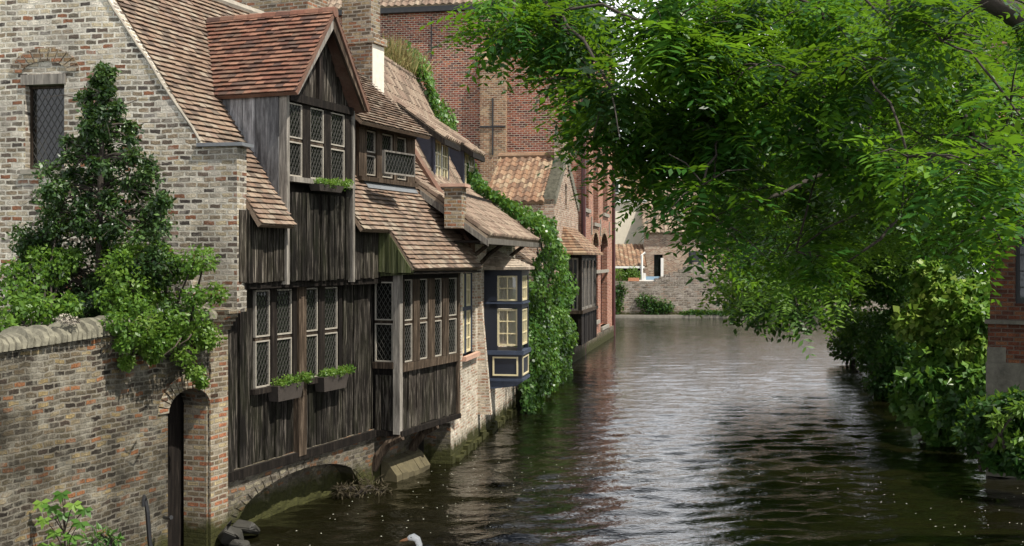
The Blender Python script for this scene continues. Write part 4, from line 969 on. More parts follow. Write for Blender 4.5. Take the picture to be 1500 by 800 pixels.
s2 = Vector((gm_-ga1, 0, zap-ze4)); ln2 = s2.length; s2.normalize(); nn2 = Vector((s2.z, 0, -s2.x)); nn2 = nn2 if nn2.z > 0 else -nn2
f = MB(); tiles(f, V(ga1+.1,-.36,ze4-.1), YA, s2, nn2, 0, 0, 2.2, 2.2, 0, ln2, .3, .33, .03, 'pan'); obj('roof', f, M['pantile_o'], SH)
f = MB(); f.tube([V(gm_, -.3, zap+.02), V(gm_, -2.6, zap+.02)], .13, 8); obj('ridge_tiles', f, M['pantile_o'], SH)
f = MB(); ubox(f, ga0, ga0+.3, -2.5, -.36, -.5, ze4-.1, .5); ubox(f, ga0+.3, ga1, -2.5, -2.2, -.5, ze4, .5); obj('side_wall', f, M['gable4'], SH)
# lean-to between ivy and cottage
f = MB(); ubox(f, ga0-2.6, ga0-.01, -1.6, -.3, -.4, 3.6, .5); obj('annex_wall', f, M['gable4'], SH)
f = MB(); ubox(f, ga0-1.6, ga0-.7, -.32, -.26, 1.2, 3.3, .5); obj('annex_door', f, M['maroon'], SH)
slope('annex_roof', 'tile', None, .05, 3.65, -1.7, 4.9, ga0-2.7, ga0, .2, .2, 'flat', parent=SH)
# its bay
B0, B1, BD = H4.u(820), H4.u(820)+4.7, H4.d(852, H4.u(820))
bz = lambda py: H4.z(py, B0, BD)
f = MB(); ubox(f, B0+.05, B1-.05, 0, BD-.05, bz(506), bz(458), .3); ubox(f, B0+.0, B1, 0, BD, bz(378), bz(372), .3); ubox(f, B0+.15, B1-.1, 0, .1, bz(458), bz(378), .3)
ubox(f, B0, B0+.12, BD-.12, BD, bz(506), bz(378)); ubox(f, B1-.12, B1, BD-.12, BD, bz(506), bz(378)); ubox(f, B0, B0+.1, .0, .1, bz(506), bz(378)); obj('bay_body', f, M['beamdark'], SH)
f = MB(); ubox(f, B0-.04, B1+.04, 0, BD+.06, bz(460), bz(455), .5); obj('bay_sill', f, M['beam'], SH)
window(SH, V(B0+.04,0,0), -YA, -XA, .1, BD-.12, bz(455), bz(378), 3, 1, .06, 'beamgrey', 'glassblue', None, name='bay_window')
for i in range(4):
    x0 = B0+.16+(B1-B0-.3)*i/4; window(SH, V(0,BD-.05,0), XA, -YA, x0, x0+(B1-B0-.3)/4-.08, bz(455), bz(378), 1, 1, .09, 'beamgrey', 'glassblue', None, name='bay_window')
f = MB(); boards(f, V(0,BD-.05,0), XA, -YA, B0+.12, B1-.12, bz(506), bz(461), .3); obj('bay_planks', f, M['beamdark'], SH)
f = MB(); e4 = bz(372); 
rb = [(B0-.25, -.0), (B0-.25, BD+.25), (B1+.2, BD+.25), (B1+.2, 0)]; rt = [(B0+.9, -.0), (B0+.9, .03), (B1-.9, .03), (B1-.9, 0)]; zt4 = bz(331)
rows = 10
for i in range(rows):
    t0, t1 = i/rows, (i+1)/rows
    for e in range(3):
        nseg = 4 if e != 1 else 16
        for k in range(nseg):
            def Q(ki, t, h):
                a_ = [rb[e][j]+(rb[e+1][j]-rb[e][j])*ki for j in (0,1)]; b_ = [rt[e][j]+(rt[e+1][j]-rt[e][j])*ki for j in (0,1)]
                return V(a_[0]+(b_[0]-a_[0])*t, a_[1]+(b_[1]-a_[1])*t, e4+(zt4-e4)*t+h)
            f.hexa([Q(k/nseg,t0,-.03), Q((k+.97)/nseg,t0,-.03), Q((k+.97)/nseg,t1,-.03), Q(k/nseg,t1,-.03), Q(k/nseg,t0,.05), Q((k+.97)/nseg,t0,.05), Q((k+.97)/nseg,t1,.01), Q(k/nseg,t1,.01)])
obj('bay_roof', f, M['pantile_o'], SH)
f = MB(); ubox(f, B0-.5, B1+2, -.1, .16, -.5, .75, .5); obj('foundation', f, M['base'], SH)

# ================================================================== FAR END OF THE CANAL
def FX(px, Y): return (px-CX)/FP*Y
def FZ(py, Y): return CZ-(py-HZ)/FP*Y
Y0 = 80.0
QW = thing('quay_wall', 'rough stone quay wall with ivy patches at the far end of the canal', 'wall', (FX(1000,Y0), Y0, 0))
f = MB(); f.box(FX(885,Y0), FX(1500,Y0), Y0, Y0+.8, -.5, FZ(412,Y0), .5); obj('stonework', f, M['quay'], QW, world=True)
f = MB()
for i in range(30):
    x = FX(960,Y0)+i*.33; f.box(x, x+.32, Y0+.02, Y0+.7, FZ(412,Y0), FZ(412-(25-abs(i-8)*3.0 if abs(i-8) < 8 else 3)-random.uniform(0,3), Y0), .5)
obj('raised_stonework', f, M['quay'], QW, world=True)
f = MB(); f.box(FX(890,Y0), FX(1500,Y0), Y0-.5, Y0, -.4, .18, .5); obj('footing', f, M['limestone'], QW, world=True)
IVQ = thing('ivy', 'dark ivy patch on the far quay stones below the terrace', 'ivy', (FX(960,Y0), Y0, .3))
cl = [(FX(x_,Y0), Y0-.15, FZ(y_,Y0), r1, .25, r2) for x_, y_, r1, r2 in ((945,440,.7,.5), (962,448,1.1,.6), (955,452,.8,.5), (908,425,.5,.6), (905,445,.4,.6), (975,450,.6,.4))]
cl += [(FX(x_,Y0), Y0-.25, .3, .8, .3, .22) for x_ in range(1010, 1200, 14)]
C_, D_, N__, l_, r_ = clump_leaves(cl, 260, .16); leafmesh('foliage', C_, D_, N__, l_, l_*.8, r_, M['leafD'], IVQ)
CHs = thing('cream_house', 'cream rendered house with orange tiled roof at the far end of the canal', 'house', (FX(925,86), 86, 1.9))
f = MB(); f.box(FX(880,86), FX(945,86), 86, 92, 1.8, FZ(296,86), .5); obj('wall', f, M['render'], CHs, world=True)
f = MB(); f.box(FX(878,86), FX(947,86), 85.8, 86.05, FZ(297,86), FZ(292,86), .5); f.box(FX(941,86), FX(945,86), 85.9, 86, FZ(355,86), FZ(297,86)); obj('cornice', f, M['white'], CHs, world=True)
f = MB(); tiles(f, (FX(878,86), 85.8, FZ(292,86)), XA, (0,.6,.8), (0,-.8,.6), 0, 0, 3.6, 3.6, 0, 5.0, .3, .34, .03, 'pan'); obj('roof', f, M['pantile_o'], CHs, world=True)
f = MB(); f.box(FX(896,86), FX(908,86), 85.9, 87.5, FZ(284,86), FZ(262,86)); obj('dormer', f, M['white'], CHs, world=True)
f = MB(); f.box(FX(899,85.9), FX(906,85.9), 85.86, 85.9, FZ(282,86), FZ(266,86)); obj('dormer_window', f, M['glassblue'], CHs, world=True)
LT_ = thing('lean_to', 'low terrace lean-to with faded orange roof in front of the cream house', 'shed', (FX(922,83), 83, 1.9))
f = MB(); yy = 82.5
for a_, b_ in ((885, 911), (938, 943)): f.box(FX(a_,yy), FX(b_,yy), yy, yy+.3, 1.8, FZ(390,yy), .5)
f.box(FX(911,yy), FX(938,yy), yy+.001, yy+.3, 1.8, FZ(411,yy), .5); f.box(FX(911,yy), FX(938,yy), yy, yy+.3, FZ(392,yy), FZ(390,yy), .5); obj('wall', f, M['orange'], LT_, world=True)
f = MB(); f.box(FX(910,yy), FX(938,yy), yy+.2, yy+.25, 2.3, FZ(391,yy)); obj('window', f, M['glass'], LT_, world=True)
f = MB(); tiles(f, (FX(885,82), 82.0, FZ(390,82)), XA, (0,.8,.45), (0,-.45,.8), 0, 0, 3.05, 3.05, 0, 3.2, .3, .34, .03, 'pan'); obj('roof', f, M['pantile_o'], LT_, world=True)
f = MB(); f.box(FX(885,82), FX(944,82), 81.92, 82.02, FZ(393,82), FZ(390,82)); f.tube([(FX(940,82), 81.9, FZ(418,82)), (FX(940,82), 81.9, FZ(374,82)), (FX(945,82), 81.9, FZ(370,82))], .09, 6); obj('gutter', f, M['white'], LT_, world=True)
BHf = thing('far_brick_house', 'weathered brick house with a tall dark doorway right of the cream house', 'house', (FX(965,85), 85, 1.9))
f = MB(); yy = 84.
colwall(f, Vector((FX(944,yy), yy, 0)), XA, -YA, 0, 9.5, 1.8, FZ(340,yy), [(FX(958,yy)-FX(944,yy), FX(971,yy)-FX(944,yy), FZ(408,yy), FZ(373,yy)), (3.2, 4.3, 3.0, 4.6), (6, 7, 3, 4.6)], .35); obj('wall', f, M['gable4'], BHf, world=True)
f = MB(); f.box(FX(958,yy), FX(971,yy), yy+.2, yy+.25, 2.0, FZ(373,yy)); f.box(FX(944,yy)+3.2, FX(944,yy)+7, yy+.2, yy+.25, 3, 4.6); obj('door', f, M['glass'], BHf, world=True)
f = MB(); tiles(f, (FX(944,yy)-.1, yy-.3, FZ(341,yy)), XA, (0,.7,.7), (0,-.7,.7), 0, 0, 9.7, 9.7, 0, 5, .3, .34, .03, 'pan'); obj('roof', f, M['pantile'], BHf, world=True)
PKh = thing('pink_townhouse', 'pale pink brick townhouse glimpsed through the leaves at the far bend', 'house', (FX(1020,95), 95, 1.9))
f = MB(); yy = 95.; wins = []
for c_ in range(7):
    for r0 in range(2): wins.append((1.2+c_*2.7, 2.4+c_*2.7, 3.2+r0*3.2, 5.2+r0*3.2))
colwall(f, Vector((FX(905,yy), yy, 0)), XA, -YA, 0, 20, 1.8, 8.4, wins, .35); obj('wall', f, M['gable4'], PKh, world=True)
for wv in wins:
    O_ = Vector((FX(905,yy), yy, 0))-Vector(PKh.location); window(PKh, O_+YA*.15, XA, -YA, wv[0], wv[1], wv[2], wv[3], 2, 3, .09, 'white', 'glass', None)
f = MB(); tiles(f, (FX(905,yy)-.2, yy-.4, 8.4), XA, (0,.7,.7), (0,-.7,.7), 0, 0, 20.4, 20.4, 0, 3.4, .5, .5, .03, 'pan'); obj('roof', f, M['pantile_o'], PKh, world=True)
# terrace things
TP = thing('terrace_frame', 'white terrace railing posts with a pale blue panel on the quay', 'railing', (FX(960,80.5), 80.5, FZ(412,80.5)))
f = MB(); 
for px in (944, 970): f.box(FX(px,80.5)-.09, FX(px,80.5)+.09, 80.45, 80.6, FZ(412,80.5), FZ(378 if px > 950 else 400,80.5))
f.box(FX(936,80.5), FX(972,80.5), 80.4, 80.46, FZ(413,80.5), FZ(410,80.5)); obj('post', f, M['white'], TP, world=True)
f = MB(); f.box(FX(946,80.5), FX(968,80.5), 80.5, 80.54, FZ(410,80.5), FZ(405,80.5)); obj('panel', f, plain('pale_blue_paint', (.25,.38,.5)), TP, world=True)
FBx = thing('window_box', 'orange terracotta trough of light green plants on the far quay', 'planter', (FX(930,80.4), 80.4, FZ(412,80.4)))
f = MB(); f.box(FX(920,80.4), FX(936,80.4), 80.2, 80.5, FZ(412,80.4), FZ(407,80.4)); obj('trough', f, M['terra'], FBx, world=True)
cl = [(FX(x_,80.6), 80.6, FZ(y_,80.6), .35, .3, .4) for x_, y_ in ((901,404), (907,400), (913,405), (920,403), (927,398), (931,402), (904,414))]
C_, D_, N__, l_, r_ = clump_leaves(cl, 130, .17); leafmesh('foliage', C_, D_, N__, l_, l_*.4, r_, M['light'], FBx)

# ================================================================== RIGHT BRICK HOUSE
xr = FX(1450, 21.5)
RB = thing('red_brick_house', 'dark red brick house corner with stone base at the right edge, half hidden', 'house', (xr, 21.5, .5), R(-30))
f = MB(); wz_0, wz_1 = FZ(444, 21.5), FZ(350, 21.5); wx0, wx1 = FX(1484,21.5)-xr, FX(1484,21.5)-xr+1.1
colwall(f, Vector((xr, 21.5, 0)), XA, -YA, 0, 7, FZ(470,21.5), 6.6, [(wx0, wx1, wz_0, wz_1), (3.2, 4.3, wz_0, wz_1)], .35)
f.box(xr, xr+.35, 21.855, 23.4, FZ(470,21.5), 6.6, .5); f.box(xr, xr+.3, 21.44, 21.499, FZ(350,21.5), 6.6, .5) ; obj('wall', f, M['rightb'], RB, world=True)
f = MB(); f.box(xr-.03, xr+7, 21.47, 23.4, FZ(530,21.5), FZ(474,21.5), .5); f.box(xr-.0, xr+.001, 21.5, 21.6, 1, 1.01); obj('lower_wall', f, M['rightb'], RB, world=True)
f = MB(); f.box(xr-.08, xr+7, 21.40, 23.45, FZ(474,21.5), FZ(468.5,21.5), .5); f.box(xr-.06, xr+7.05, 21.42, 23.42, .0, FZ(530,21.5)-.003, .5); f.box(xr-.045, xr+.28, 21.45, 21.6, FZ(530,21.5), FZ(508,21.5), .5); obj('stone_base', f, M['oldrender'], RB, world=True)
for x0 in (wx0, 3.2): window(RB, Vector((0,.12,-.5)), XA, -YA, x0, x0+1.1, wz_0, wz_1, 2, 4, .07, 'black', 'glassblue', None, mw=.025)
f = MB(); tiles(f, (xr-.35, 21.1, 6.55), XA, (0,.6,.8), (0,-.8,.6), 0, .0, 7.3, 7.3, 0, 2.0, .17, .1); obj('roof', f, M['tilered'], RB, world=True)

# ================================================================== TREES
def sample_poly(poly, n):
    xs = [p[0] for p in poly]; ys = [p[1] for p in poly]; out = []
    while len(out) < n:
        x, y = random.uniform(min(xs), max(xs)), random.uniform(min(ys), max(ys)); ins = False; j = len(poly)-1
        for i in range(len(poly)):
            if (poly[i][1] > y) != (poly[j][1] > y) and x < (poly[j][0]-poly[i][0])*(y-poly[i][1])/(poly[j][1]-poly[i][1])+poly[i][0]: ins = not ins
            j = i
        if ins: out.append((x, y))
    return out
SUNLIT = [Vector((9.3, 25.6, 2.6)), Vector((10.0, 25.3, 3.4)), Vector((9.6, 25.2, 1.6))]
def shades(c):
    for s_ in SUNLIT:
        v = Vector(c[:3])-s_; t = v.dot(sdir)
        if t > 1.0 and (v-sdir*t).length < .75+c[3]: return True
    return False
def tree(label, loc, trunk, clumps, mt, kind, per, size, r0=.25, lw=.4, name='broadleaf_tree', group=None, K=7, kids=3, limbs=()):
    clumps = [c for c in clumps if not shades(c)]
    t = thing(name, label, 'tree', loc, 0, group); b = MB()
    for lm in limbs: b.tube([Vector(q) for q in lm[0]], [lm[1]+(lm[2]-lm[1])*i/(len(lm[0])-1) for i in range(len(lm[0]))], 7)
    branches(b, Vector(loc), clumps, r0, trunk, kids=kids); obj('trunk', b, M['bark'], t, smooth=True, world=True)
    if kind == 'frond': C_, D_, N__, l_, r_ = fronds(clumps, per, size, K)
    else: C_, D_, N__, l_, r_ = clump_leaves(clumps, per, size)
    leafmesh('crown', C_, D_, N__, l_, l_*lw, r_, M[mt], t); return t
# near overhanging pinnate tree: rooted on the right bank just out of frame
polyA = [(710,-30), (725,20), (770,75), (795,100), (860,108), (915,150), (975,235), (1015,320), (1055,375), (1120,405), (1190,400), (1235,340), (1290,290), (1500,260), (1560,-30)]
cl = []
for x_, y_ in sample_poly(polyA, 175):
    near = x_ < 1070 or random.random() < .35
    Yd = random.uniform(9, 12.5) if near else random.uniform(13, 19); k_ = Yd/16.5; q_ = random.uniform(.55, 1.25)*k_
    p = P(x_, y_, Yd); cl.append((p.x, p.y, p.z, .55*q_, .7*q_, .26*q_))
for x_, y_, Yd in ((880,165,10.5), (905,195,10.8), (925,215,11), (940,245,11.2), (915,165,10.4), (950,205,11), (870,130,10), (965,270,11.4), (1470,305,13), (1485,275,13), (1460,245,13.5), (1490,225,12.5), (1445,285,13.5), (1060,120,9.5), (1110,95,9.2), (1170,110,9.4), (1215,150,9.8), (1130,150,9.6), (1330,230,8.5), (1430,250,8.2), (1480,150,8.6), (1010,190,10.5), (1260,90,9.0), (1380,60,8.8), (1450,330,9)):
    p = P(x_, y_, Yd); cl.append((p.x, p.y, p.z, .42, .5, .2))
root = (11.2, 15.5, .5)
tree('large overhanging tree with long feathery leaves reaching across the canal from the right', root,
     [root, (10.7, 15.2, 4), (10.2, 14.8, 6.2), P(1440, -60, 13.4), P(1240, -90, 12.4), P(1040, -80, 11.4), P(880, -60, 10.8), P(780, -25, 10.4)], cl, 'leafA', 'frond', lambda c: random.choice((20, 35, 55)), .40, .21, .36, name='feathery_tree', K=6, limbs=[
    ([(10.5,15.2,4.2), P(1510,205,13.4), P(1440,222,13), P(1360,236,12.6), P(1280,228,12.4), P(1200,196,12.2), P(1120,186,12), P(1050,192,11.8), P(1000,170,11.6)], .13, .015),
    ([P(1280,228,12.4), P(1210,250,12), P(1150,282,11.8), P(1090,300,11.6), P(1050,330,11.5)], .04, .008),
    ([P(1200,196,12.2), P(1150,130,12), P(1090,110,11.8), P(1010,95,11.5), P(960,70,11.3)], .035, .008),
    ([(9.9,14.8,5.8), P(1520,60,12.5), P(1480,15,11.8), P(1400,-25,11.5)], .16, .10),
    ([P(1440,222,13), P(1400,150,12.6), P(1330,90,12.4), P(1300,20,12.2)], .05, .015),
    ([P(1360,236,12.6), P(1330,300,12.5), P(1290,350,12.4), P(1240,385,12.4)], .035, .008)])
# second pinnate tree farther, fills the middle
cl = []
polyB = [(1040,-40), (1045,90), (1050,200), (1050,330), (1070,400), (1110,430), (1200,435), (1240,380), (1500,330), (1540,-40)]
for x_, y_ in sample_poly(polyB, 115):
    q_ = random.uniform(.6, 1.2); p = P(x_, y_, random.uniform(22, 30)); cl.append((p.x, p.y, p.z, .95*q_, 1.1*q_, .5*q_))
root = (13.5, 27, .5)
tree('yellow green tree behind the feathery one, filling the middle of the right bank', root, [root, (12.8, 26.8, 4), (11, 26.5, 7), (8, 26, 8.5)], cl, 'leafB', 'frond', 52, .55, .34, .34, name='bank_tree', K=6)
cl = []
polyC = [(1090,200), (1070,390), (1110,440), (1190,445), (1250,420), (1560,430), (1560,-50), (1170,-50)]
for x_, y_ in sample_poly(polyC, 120):
    p = P(x_, y_, random.uniform(34, 44)); cl.append((p.x, p.y, p.z, 1.7, 1.8, 1.2))
root = (20, 40, .5)
tree('deep green background tree closing the view along the right bank', root, [root, (19, 40, 5), (15, 39, 9), (12, 38, 10)], cl, 'leafD', 'leaf', 850, .22, .4, .6, name='background_tree', kids=1)

# ------------------------------------------------------------------ right bank shrubs
def shrub(name, label, clumps, mt, per, size, lw=.6, cat='shrub', group=None, stems=True, loc=None):
    c0 = clumps[0]; zb = min(c[2]-c[5] for c in clumps); loc = loc or (c0[0], c0[1], max(.0, zb)); t = thing(name, label, cat, loc, 0, group)
    if stems:
        b = MB()
        for c in clumps:
            e = Vector(c[:3]); s = Vector(loc)+Vector((random.uniform(-.15,.15), random.uniform(-.15,.15), 0))
            b.tube([s, s.lerp(e, .5)+Vector((random.uniform(-.1,.1), random.uniform(-.1,.1), .1)), e], [.03,.02,.01], 4)
        obj('stem', b, M['bark'], t, world=True)
    C_, D_, N__, l_, r_ = clump_leaves(clumps, per, size, shell=.4); leafmesh('foliage', C_, D_, N__, l_, l_*lw, r_, M[mt], t); return t
def pc(lst, n=None):
    out = []
    for x_, y_, Y_, r in lst: p = P(x_, y_, Y_); rr = r/FP*Y_; out.append((p.x, p.y, p.z, rr, rr*.9, rr*.8))
    return out
shrub('bank_shrub', 'dark leafy bank shrub overhanging the water at the far right bend', pc([(1245,505,44,32), (1260,480,42,36), (1290,520,38,38), (1240,470,46,25), (1300,480,38,40), (1330,470,35,42), (1300,560,33,32), (1320,520,33,40)]), 'leafD', 1500, .16)
shrub('bank_shrub', 'mid green spreading shrub above the dark overhang on the right bank', pc([(1215,395,40,38), (1255,385,38,40), (1290,365,36,42), (1330,390,34,45), (1370,370,32,45), (1260,420,38,35), (1310,420,36,35)]), 'ivy', 1500, .17)
sc1 = pc([(1345,470,26,36), (1370,430,26,34), (1365,400,26,26), (1400,440,25.5,36), (1395,480,25.5,36), (1430,470,25,32), (1425,510,25,34), (1380,520,25.5,36), (1440,430,25.5,30)])
shrub('sycamore_sapling', 'bright yellow green sapling catching the sun on the right bank', sc1, 'syc', 620, .18, .8)
shrub('bank_shrub', 'broad leaved green shrub drooping to the water below the bright sapling', pc([(1350,560,25.5,34), (1385,570,25,40), (1360,605,25.5,34), (1400,610,24.5,38), (1430,560,24.5,36), (1335,590,26,26), (1380,630,25,26)]), 'ivy', 700, .2, .8)
shrub('bank_shrub', 'dark shrub at the foot of the red brick house wall', pc([(1450,610,20.2,40), (1485,598,19.6,34), (1475,640,19.8,36), (1435,640,21,36), (1505,630,19.4,36), (1530,600,19.2,40), (1410,600,22,36), (1550,640,19,40), (1465,668,19.6,26), (1500,675,19,26), (1530,690,18.8,30)]), 'leafD', 900, .13)
shrub('bank_shrub', 'yellowish leafy sprig low beside the water at the right edge', pc([(1462,615,19.2,13), (1468,645,19.2,13), (1495,600,19,13), (1495,645,19,16)]), 'light', 120, .14, .4)

# ------------------------------------------------------------------ garden plants left
cl = []
for i in range(50):
    t = i/49; y_ = 108+t*360; hw_ = 5+112*min(1, t*1.5)**.9; cx_ = 150-14*t
    for k in range(2+int(t*5)):
        x_ = cx_+random.uniform(-1, 1)*hw_; Y_ = 15.4+random.uniform(-.6, .5); cl.append((x_, y_+random.uniform(-8,8), Y_, random.uniform(12, 22)*(.45+.6*t)))
clh = pc(cl); root = P(140, 480, 15.4); loc = (root.x, root.y, .9)
t = thing('holly_tree', 'cone shaped dark glossy evergreen in front of the pale brick gable', 'tree', loc); b = MB()
branches(b, Vector(loc), clh, .07, [loc, tuple(P(146, 330, 15.4)), tuple(P(150, 100, 15.4))], kids=1, rmin=.006); obj('trunk', b, M['bark'], t, world=True)
C_, D_, N__, l_, r_ = clump_leaves([c[:3]+(c[3]*1.55, c[4]*1.4, c[5]*1.6) for c in clh], 190, .068, shell=.9); leafmesh('crown', C_, D_, N__, l_, l_*.55, r_, M['holly'], t)
cl = [(15,450,14.0,30), (40,430,14.3,32), (60,455,14,28), (20,400,14.8,24), (75,400,14.8,24), (95,450,14.2,26), (60,375,15,20), (5,480,13.6,22), (100,380,15,22), (85,330,15.2,16)]
shrub('garden_shrub', 'loose light green shrub at the far left above the wall coping', pc(cl), 'light', 300, .07, .6, loc=tuple(P(50,560,14.3)))
cl = []
for i in range(34): 
    x_ = random.uniform(160, 318); y_ = random.uniform(375, 500); cl.append((x_, y_, 15.1+random.uniform(-.6,.35)+(x_-160)*.004, random.uniform(16, 30)))
cl += [(x_, y_, Y__, r__) for x_, y_, Y__, r__ in ((170,470,14.1,20),(190,490,14.15,22),(215,475,14.3,24),(235,500,14.6,22),(200,450,14.3,24),(160,440,14.6,26),(225,520,14.7,14),(180,505,14.1,12),(250,470,14.8,24),(165,400,14.8,24),(300,380,15.6,22),(315,430,15.8,20),(190,360,15.2,22),(230,370,15.3,22))]
cl += [(270,520,15.2,18), (285,545,15.4,14), (300,500,15.7,16), (185,530,14.3,12), (210,505,14.6,18), (245,495,15,20), (295,560,15.6,8)]
shrub('garden_shrub', 'rounded fresh green shrub spilling over the wall above the arched gate', pc(cl), 'light', 230, .065, .6, loc=tuple(P(240,540,15.9)))
# bare dead stems hanging on the wall
f = MB()
for (x0, y0, x1, y1) in ((175,485,140,528), (172,490,160,520), (265,495,240,520), (280,490,262,505)): f.tube([P(x0,y0,14.25), P((x0+x1)/2+4,(y0+y1)/2,14.1), P(x1,y1,14.05)], [.012,.009,.005], 4)
DS = obj('dead_stems', f, M['twig']); tag(DS, 'bare brown stems trailing down the garden wall below the coping', 'twigs')
# white sedum tuft on coping
p = P(92, 466, 13.6); TF = thing('lichen_tuft', 'small whitish tuft growing on top of the ribbed coping', 'plant', tuple(p))
C_, D_, N__, l_, r_ = clump_leaves([(p.x, p.y, p.z, .12, .1, .06), (p.x+.1, p.y, p.z-.03, .1, .1, .04)], 160, .03); leafmesh('foliage', C_, D_, N__, l_, l_*.8, r_, M['mortar'], TF)
# sapling in the left foreground
p = P(95, 830, 12.9); sp_ = thing('maple_sapling', 'young maple with broad leaves at the bottom left in front of the wall', 'plant', (p.x, p.y, .0)); b = MB()
Cs = []; Ds = []; Ns = []; 
for (x_, y_) in ((90,722), (75,742), (108,738), (65,760), (92,752), (118,765), (80,778), (105,785), (125,745), (60,735), (98,800), (70,798)):
    e = P(x_, y_, 12.9+random.uniform(-.25,.15)); s = Vector((p.x, p.y, e.z-.35)); b.tube([Vector((p.x,p.y,0)) if False else s, s.lerp(e,.6)+Vector((0,0,.03)), e], [.008,.006,.004], 4)
    nrm = np.array([random.uniform(-.2,.4), -.75, .7]); a0_ = random.uniform(-.3,.3)
    for k in range(5):
        an = a0_+(k-2)*.75; Cs.append(tuple(e)); Ds.append((math.sin(an), -.35*math.cos(an), -.8*math.cos(an))); Ns.append(nrm)
b.tube([(p.x, p.y, -.1), (p.x, p.y, P(90,725,12.9).z)], [.015,.007], 5); obj('stem', b, M['twig'], sp_, world=True)
leafmesh('foliage', np.array(Cs), np.array(Ds), np.array(Ns), rng.uniform(.09, .14, len(Cs)), .065, np.repeat(rng.uniform(.0, .7, len(Cs)//5), 5), M['syc'], sp_)
shrub('fern', 'low feathery weed beside the maple sapling at the wall foot', pc([(150,785,13.2,20), (135,795,13.1,14), (168,790,13.3,10)]), 'ivy', 90, .09, .25, cat='plant')

# ------------------------------------------------------------------ flower boxes
def flowerbox(label, px0, px1, py0, py1, fx0, fx1, fy0, d0):
    u0, z1 = H.uz(px0, py0, d0+.1); u1, z0 = H.uz(px1, py1, d0+.1); c = H.W((u0+u1)/2, d0+.1, z0)
    t = thing('flower_box', label, 'flower box', tuple(c), H.rz, 'flower boxes on the window sills'); L2 = (u1-u0)/2
    f = MB(); A = [(-L2*.85,-.08,0), (L2*.85,-.08,0), (L2*.85,.08,0), (-L2*.85,.08,0), (-L2,-.11,z1-z0), (L2,-.11,z1-z0), (L2,.09,z1-z0), (-L2,.09,z1-z0)]; f.hexa([Vector(q) for q in A]); obj('box', f, M['planter'], t)
    u2 = H.u(fx0, d0+.1); u3 = H.u(fx1, d0+.1); cl = []
    for i in range(12):
        q = H.W(u2+(u3-u2)*(i+.5)/12, d0+.13+random.uniform(-.04,.06), z1+random.uniform(.0,.08)); cl.append((q.x, q.y, q.z, .09, .09, .07))
    C_, D_, N__, l_, r_ = clump_leaves(cl, 130, .04, up=.8)
    me = leafmesh('foliage', C_, D_+np.array([0,0,.5]), N__, l_, l_*.5, r_, M['light'], None); me.parent = t; me.matrix_parent_inverse = t.matrix_basis.inverted()
    return t
flowerbox('dark trough of green sprigs under the left pair of lower leaded windows', 398, 437, 566, 581, 400, 452, 552, .0)
flowerbox('dark trough of green sprigs under the right pair of lower leaded windows', 466, 503, 553, 567, 468, 515, 537, .0)
flowerbox('dark trough of yellow green plants under the large dormer windows', 459, 496, 269, 283, 462, 508, 255, .23)

# ------------------------------------------------------------------ rocks, debris, swan, petals
def rock(label, x_, y_, Y_, r, sc3):
    import bmesh
    bm = bmesh.new()
    for _ in range(22):
        v = Vector((random.gauss(0,1), random.gauss(0,1), random.gauss(0,1))).normalized()*r*random.uniform(.8, 1.2); bm.verts.new((v.x*sc3[0], v.y*sc3[1], v.z*sc3[2]))
    h_ = bmesh.ops.convex_hull(bm, input=bm.verts)
    bmesh.ops.delete(bm, geom=[g for g in h_['geom_interior'] if isinstance(g, bmesh.types.BMVert)], context='VERTS')
    bmesh.ops.bevel(bm, geom=list(bm.edges), offset=r*.05, segments=2, affect='EDGES')
    me = bpy.data.meshes.new('rock'); bm.to_mesh(me); bm.free(); o = link('rock', me, M['rock']); p = P(x_, y_, Y_); o.location = p; o.rotation_euler = (.2, .3, random.random()*3); return tag(o, label, 'rock', 'rocks at the wall foot')
rock('dark angular rock against the foot of the brick pier', 341, 786, 16.2, .22, (1,1,.8))
rock('larger flat grey rock leaning in the water beside the pier', 362, 775, 16.7, .24, (1.3,.9,.6))
rock('small dark rock half sunk under the masonry arch', 352, 797, 15.9, .16, (1.2,.8,.6))
shrub('debris_tangle', 'tangle of dark twigs and weed caught at the foundation below the bay', pc([(520,715,19.6,18), (545,712,19.9,20), (560,722,19.8,16), (500,718,19.4,12)]), 'deadleaf', 160, .12, .14, cat='debris')
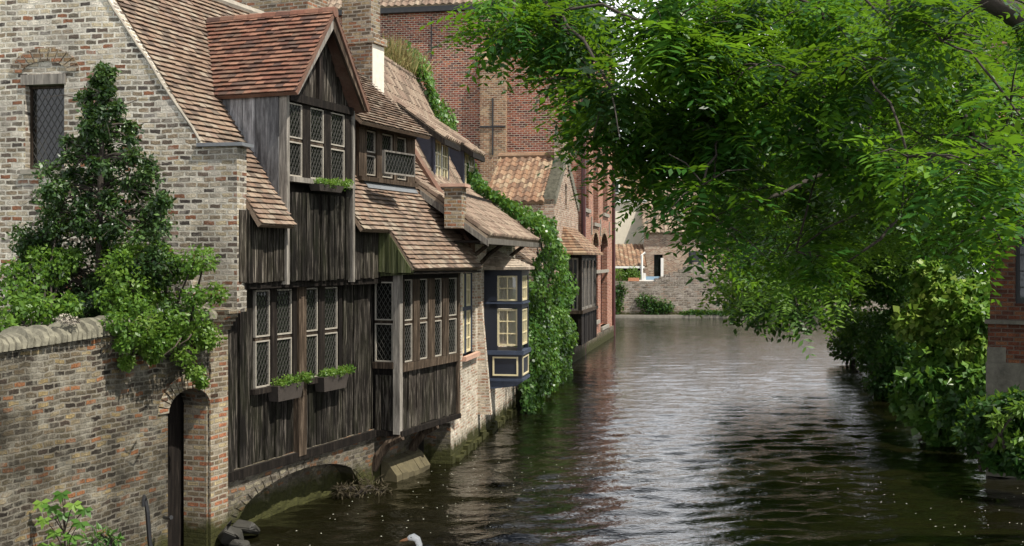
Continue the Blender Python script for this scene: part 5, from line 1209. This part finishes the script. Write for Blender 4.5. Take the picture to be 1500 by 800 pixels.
sw = P(613, 872, 13.75); SW = thing('swan', 'white swan at the bottom edge of the canal, head and neck raised', 'swan', (sw.x, sw.y, 0)); f = MB()
path = [(.62,0,.16), (.5,0,.15), (.35,0,.14), (.1,0,.14), (-.12,0,.15), (-.26,0,.2), (-.30,0,.30), (-.26,0,.42), (-.20,0,.54), (-.19,0,.62), (-.215,0,.685), (-.26,0,.71), (-.30,0,.70), (-.325,0,.69)]
rads = [.015, .09, .16, .2, .18, .11, .062, .046, .04, .038, .042, .045, .036, .02]
f.tube([(sw.x+.2+x, sw.y+y, z) for x, y, z in path], rads, 12, sx=1.0); obj('body', f, M['swan'], SW, smooth=True, world=True)
f = MB(); f.tube([(sw.x+.2-.32, sw.y, .69), (sw.x+.2-.37, sw.y, .675), (sw.x+.2-.42, sw.y, .66)], [.02,.017,.008], 8); obj('bill', f, M['bill'], SW, smooth=True, world=True)
for s_ in (-1, 1):
    f = MB(); f.tube([(sw.x+.1, sw.y+s_*.12, .2), (sw.x+.3, sw.y+s_*.17, .24), (sw.x+.55, sw.y+s_*.13, .26), (sw.x+.78, sw.y+s_*.05, .28)], [.06,.12,.09,.01], 8, sx=.6); obj('wing', f, M['swan'], SW, smooth=True, world=True)
    f = MB(); f.tube([(sw.x+.2-.285, sw.y+s_*.036, .715), (sw.x+.2-.285, sw.y+s_*.042, .715)], .007, 6); obj('eye', f, M['black'], SW, world=True)
n_ = 700; X_ = []; 
while len(X_) < n_:
    y = 13+ (random.random()**1.6)*30; x = random.uniform(-3.5, 9.5); 
    if x > -4.2+.3*(y-15) and math.sin(x*.9+y*.4)+math.sin(y*.7-x*.5)+random.uniform(-1.6,1.6) > 0: X_.append((x, y, .012))
az_ = rng.uniform(0, 6.28, n_); PT = leafmesh('floating_petals', np.array(X_), np.stack([np.cos(az_), np.sin(az_), az_*0], 1), np.tile([0,0,1.], (n_, 1)), rng.uniform(.015, .04, n_), .02, rng.uniform(0,1,n_), M['petal'], None)
tag(PT, 'pale petals and flecks scattered on the canal water', 'petals', kind='stuff')
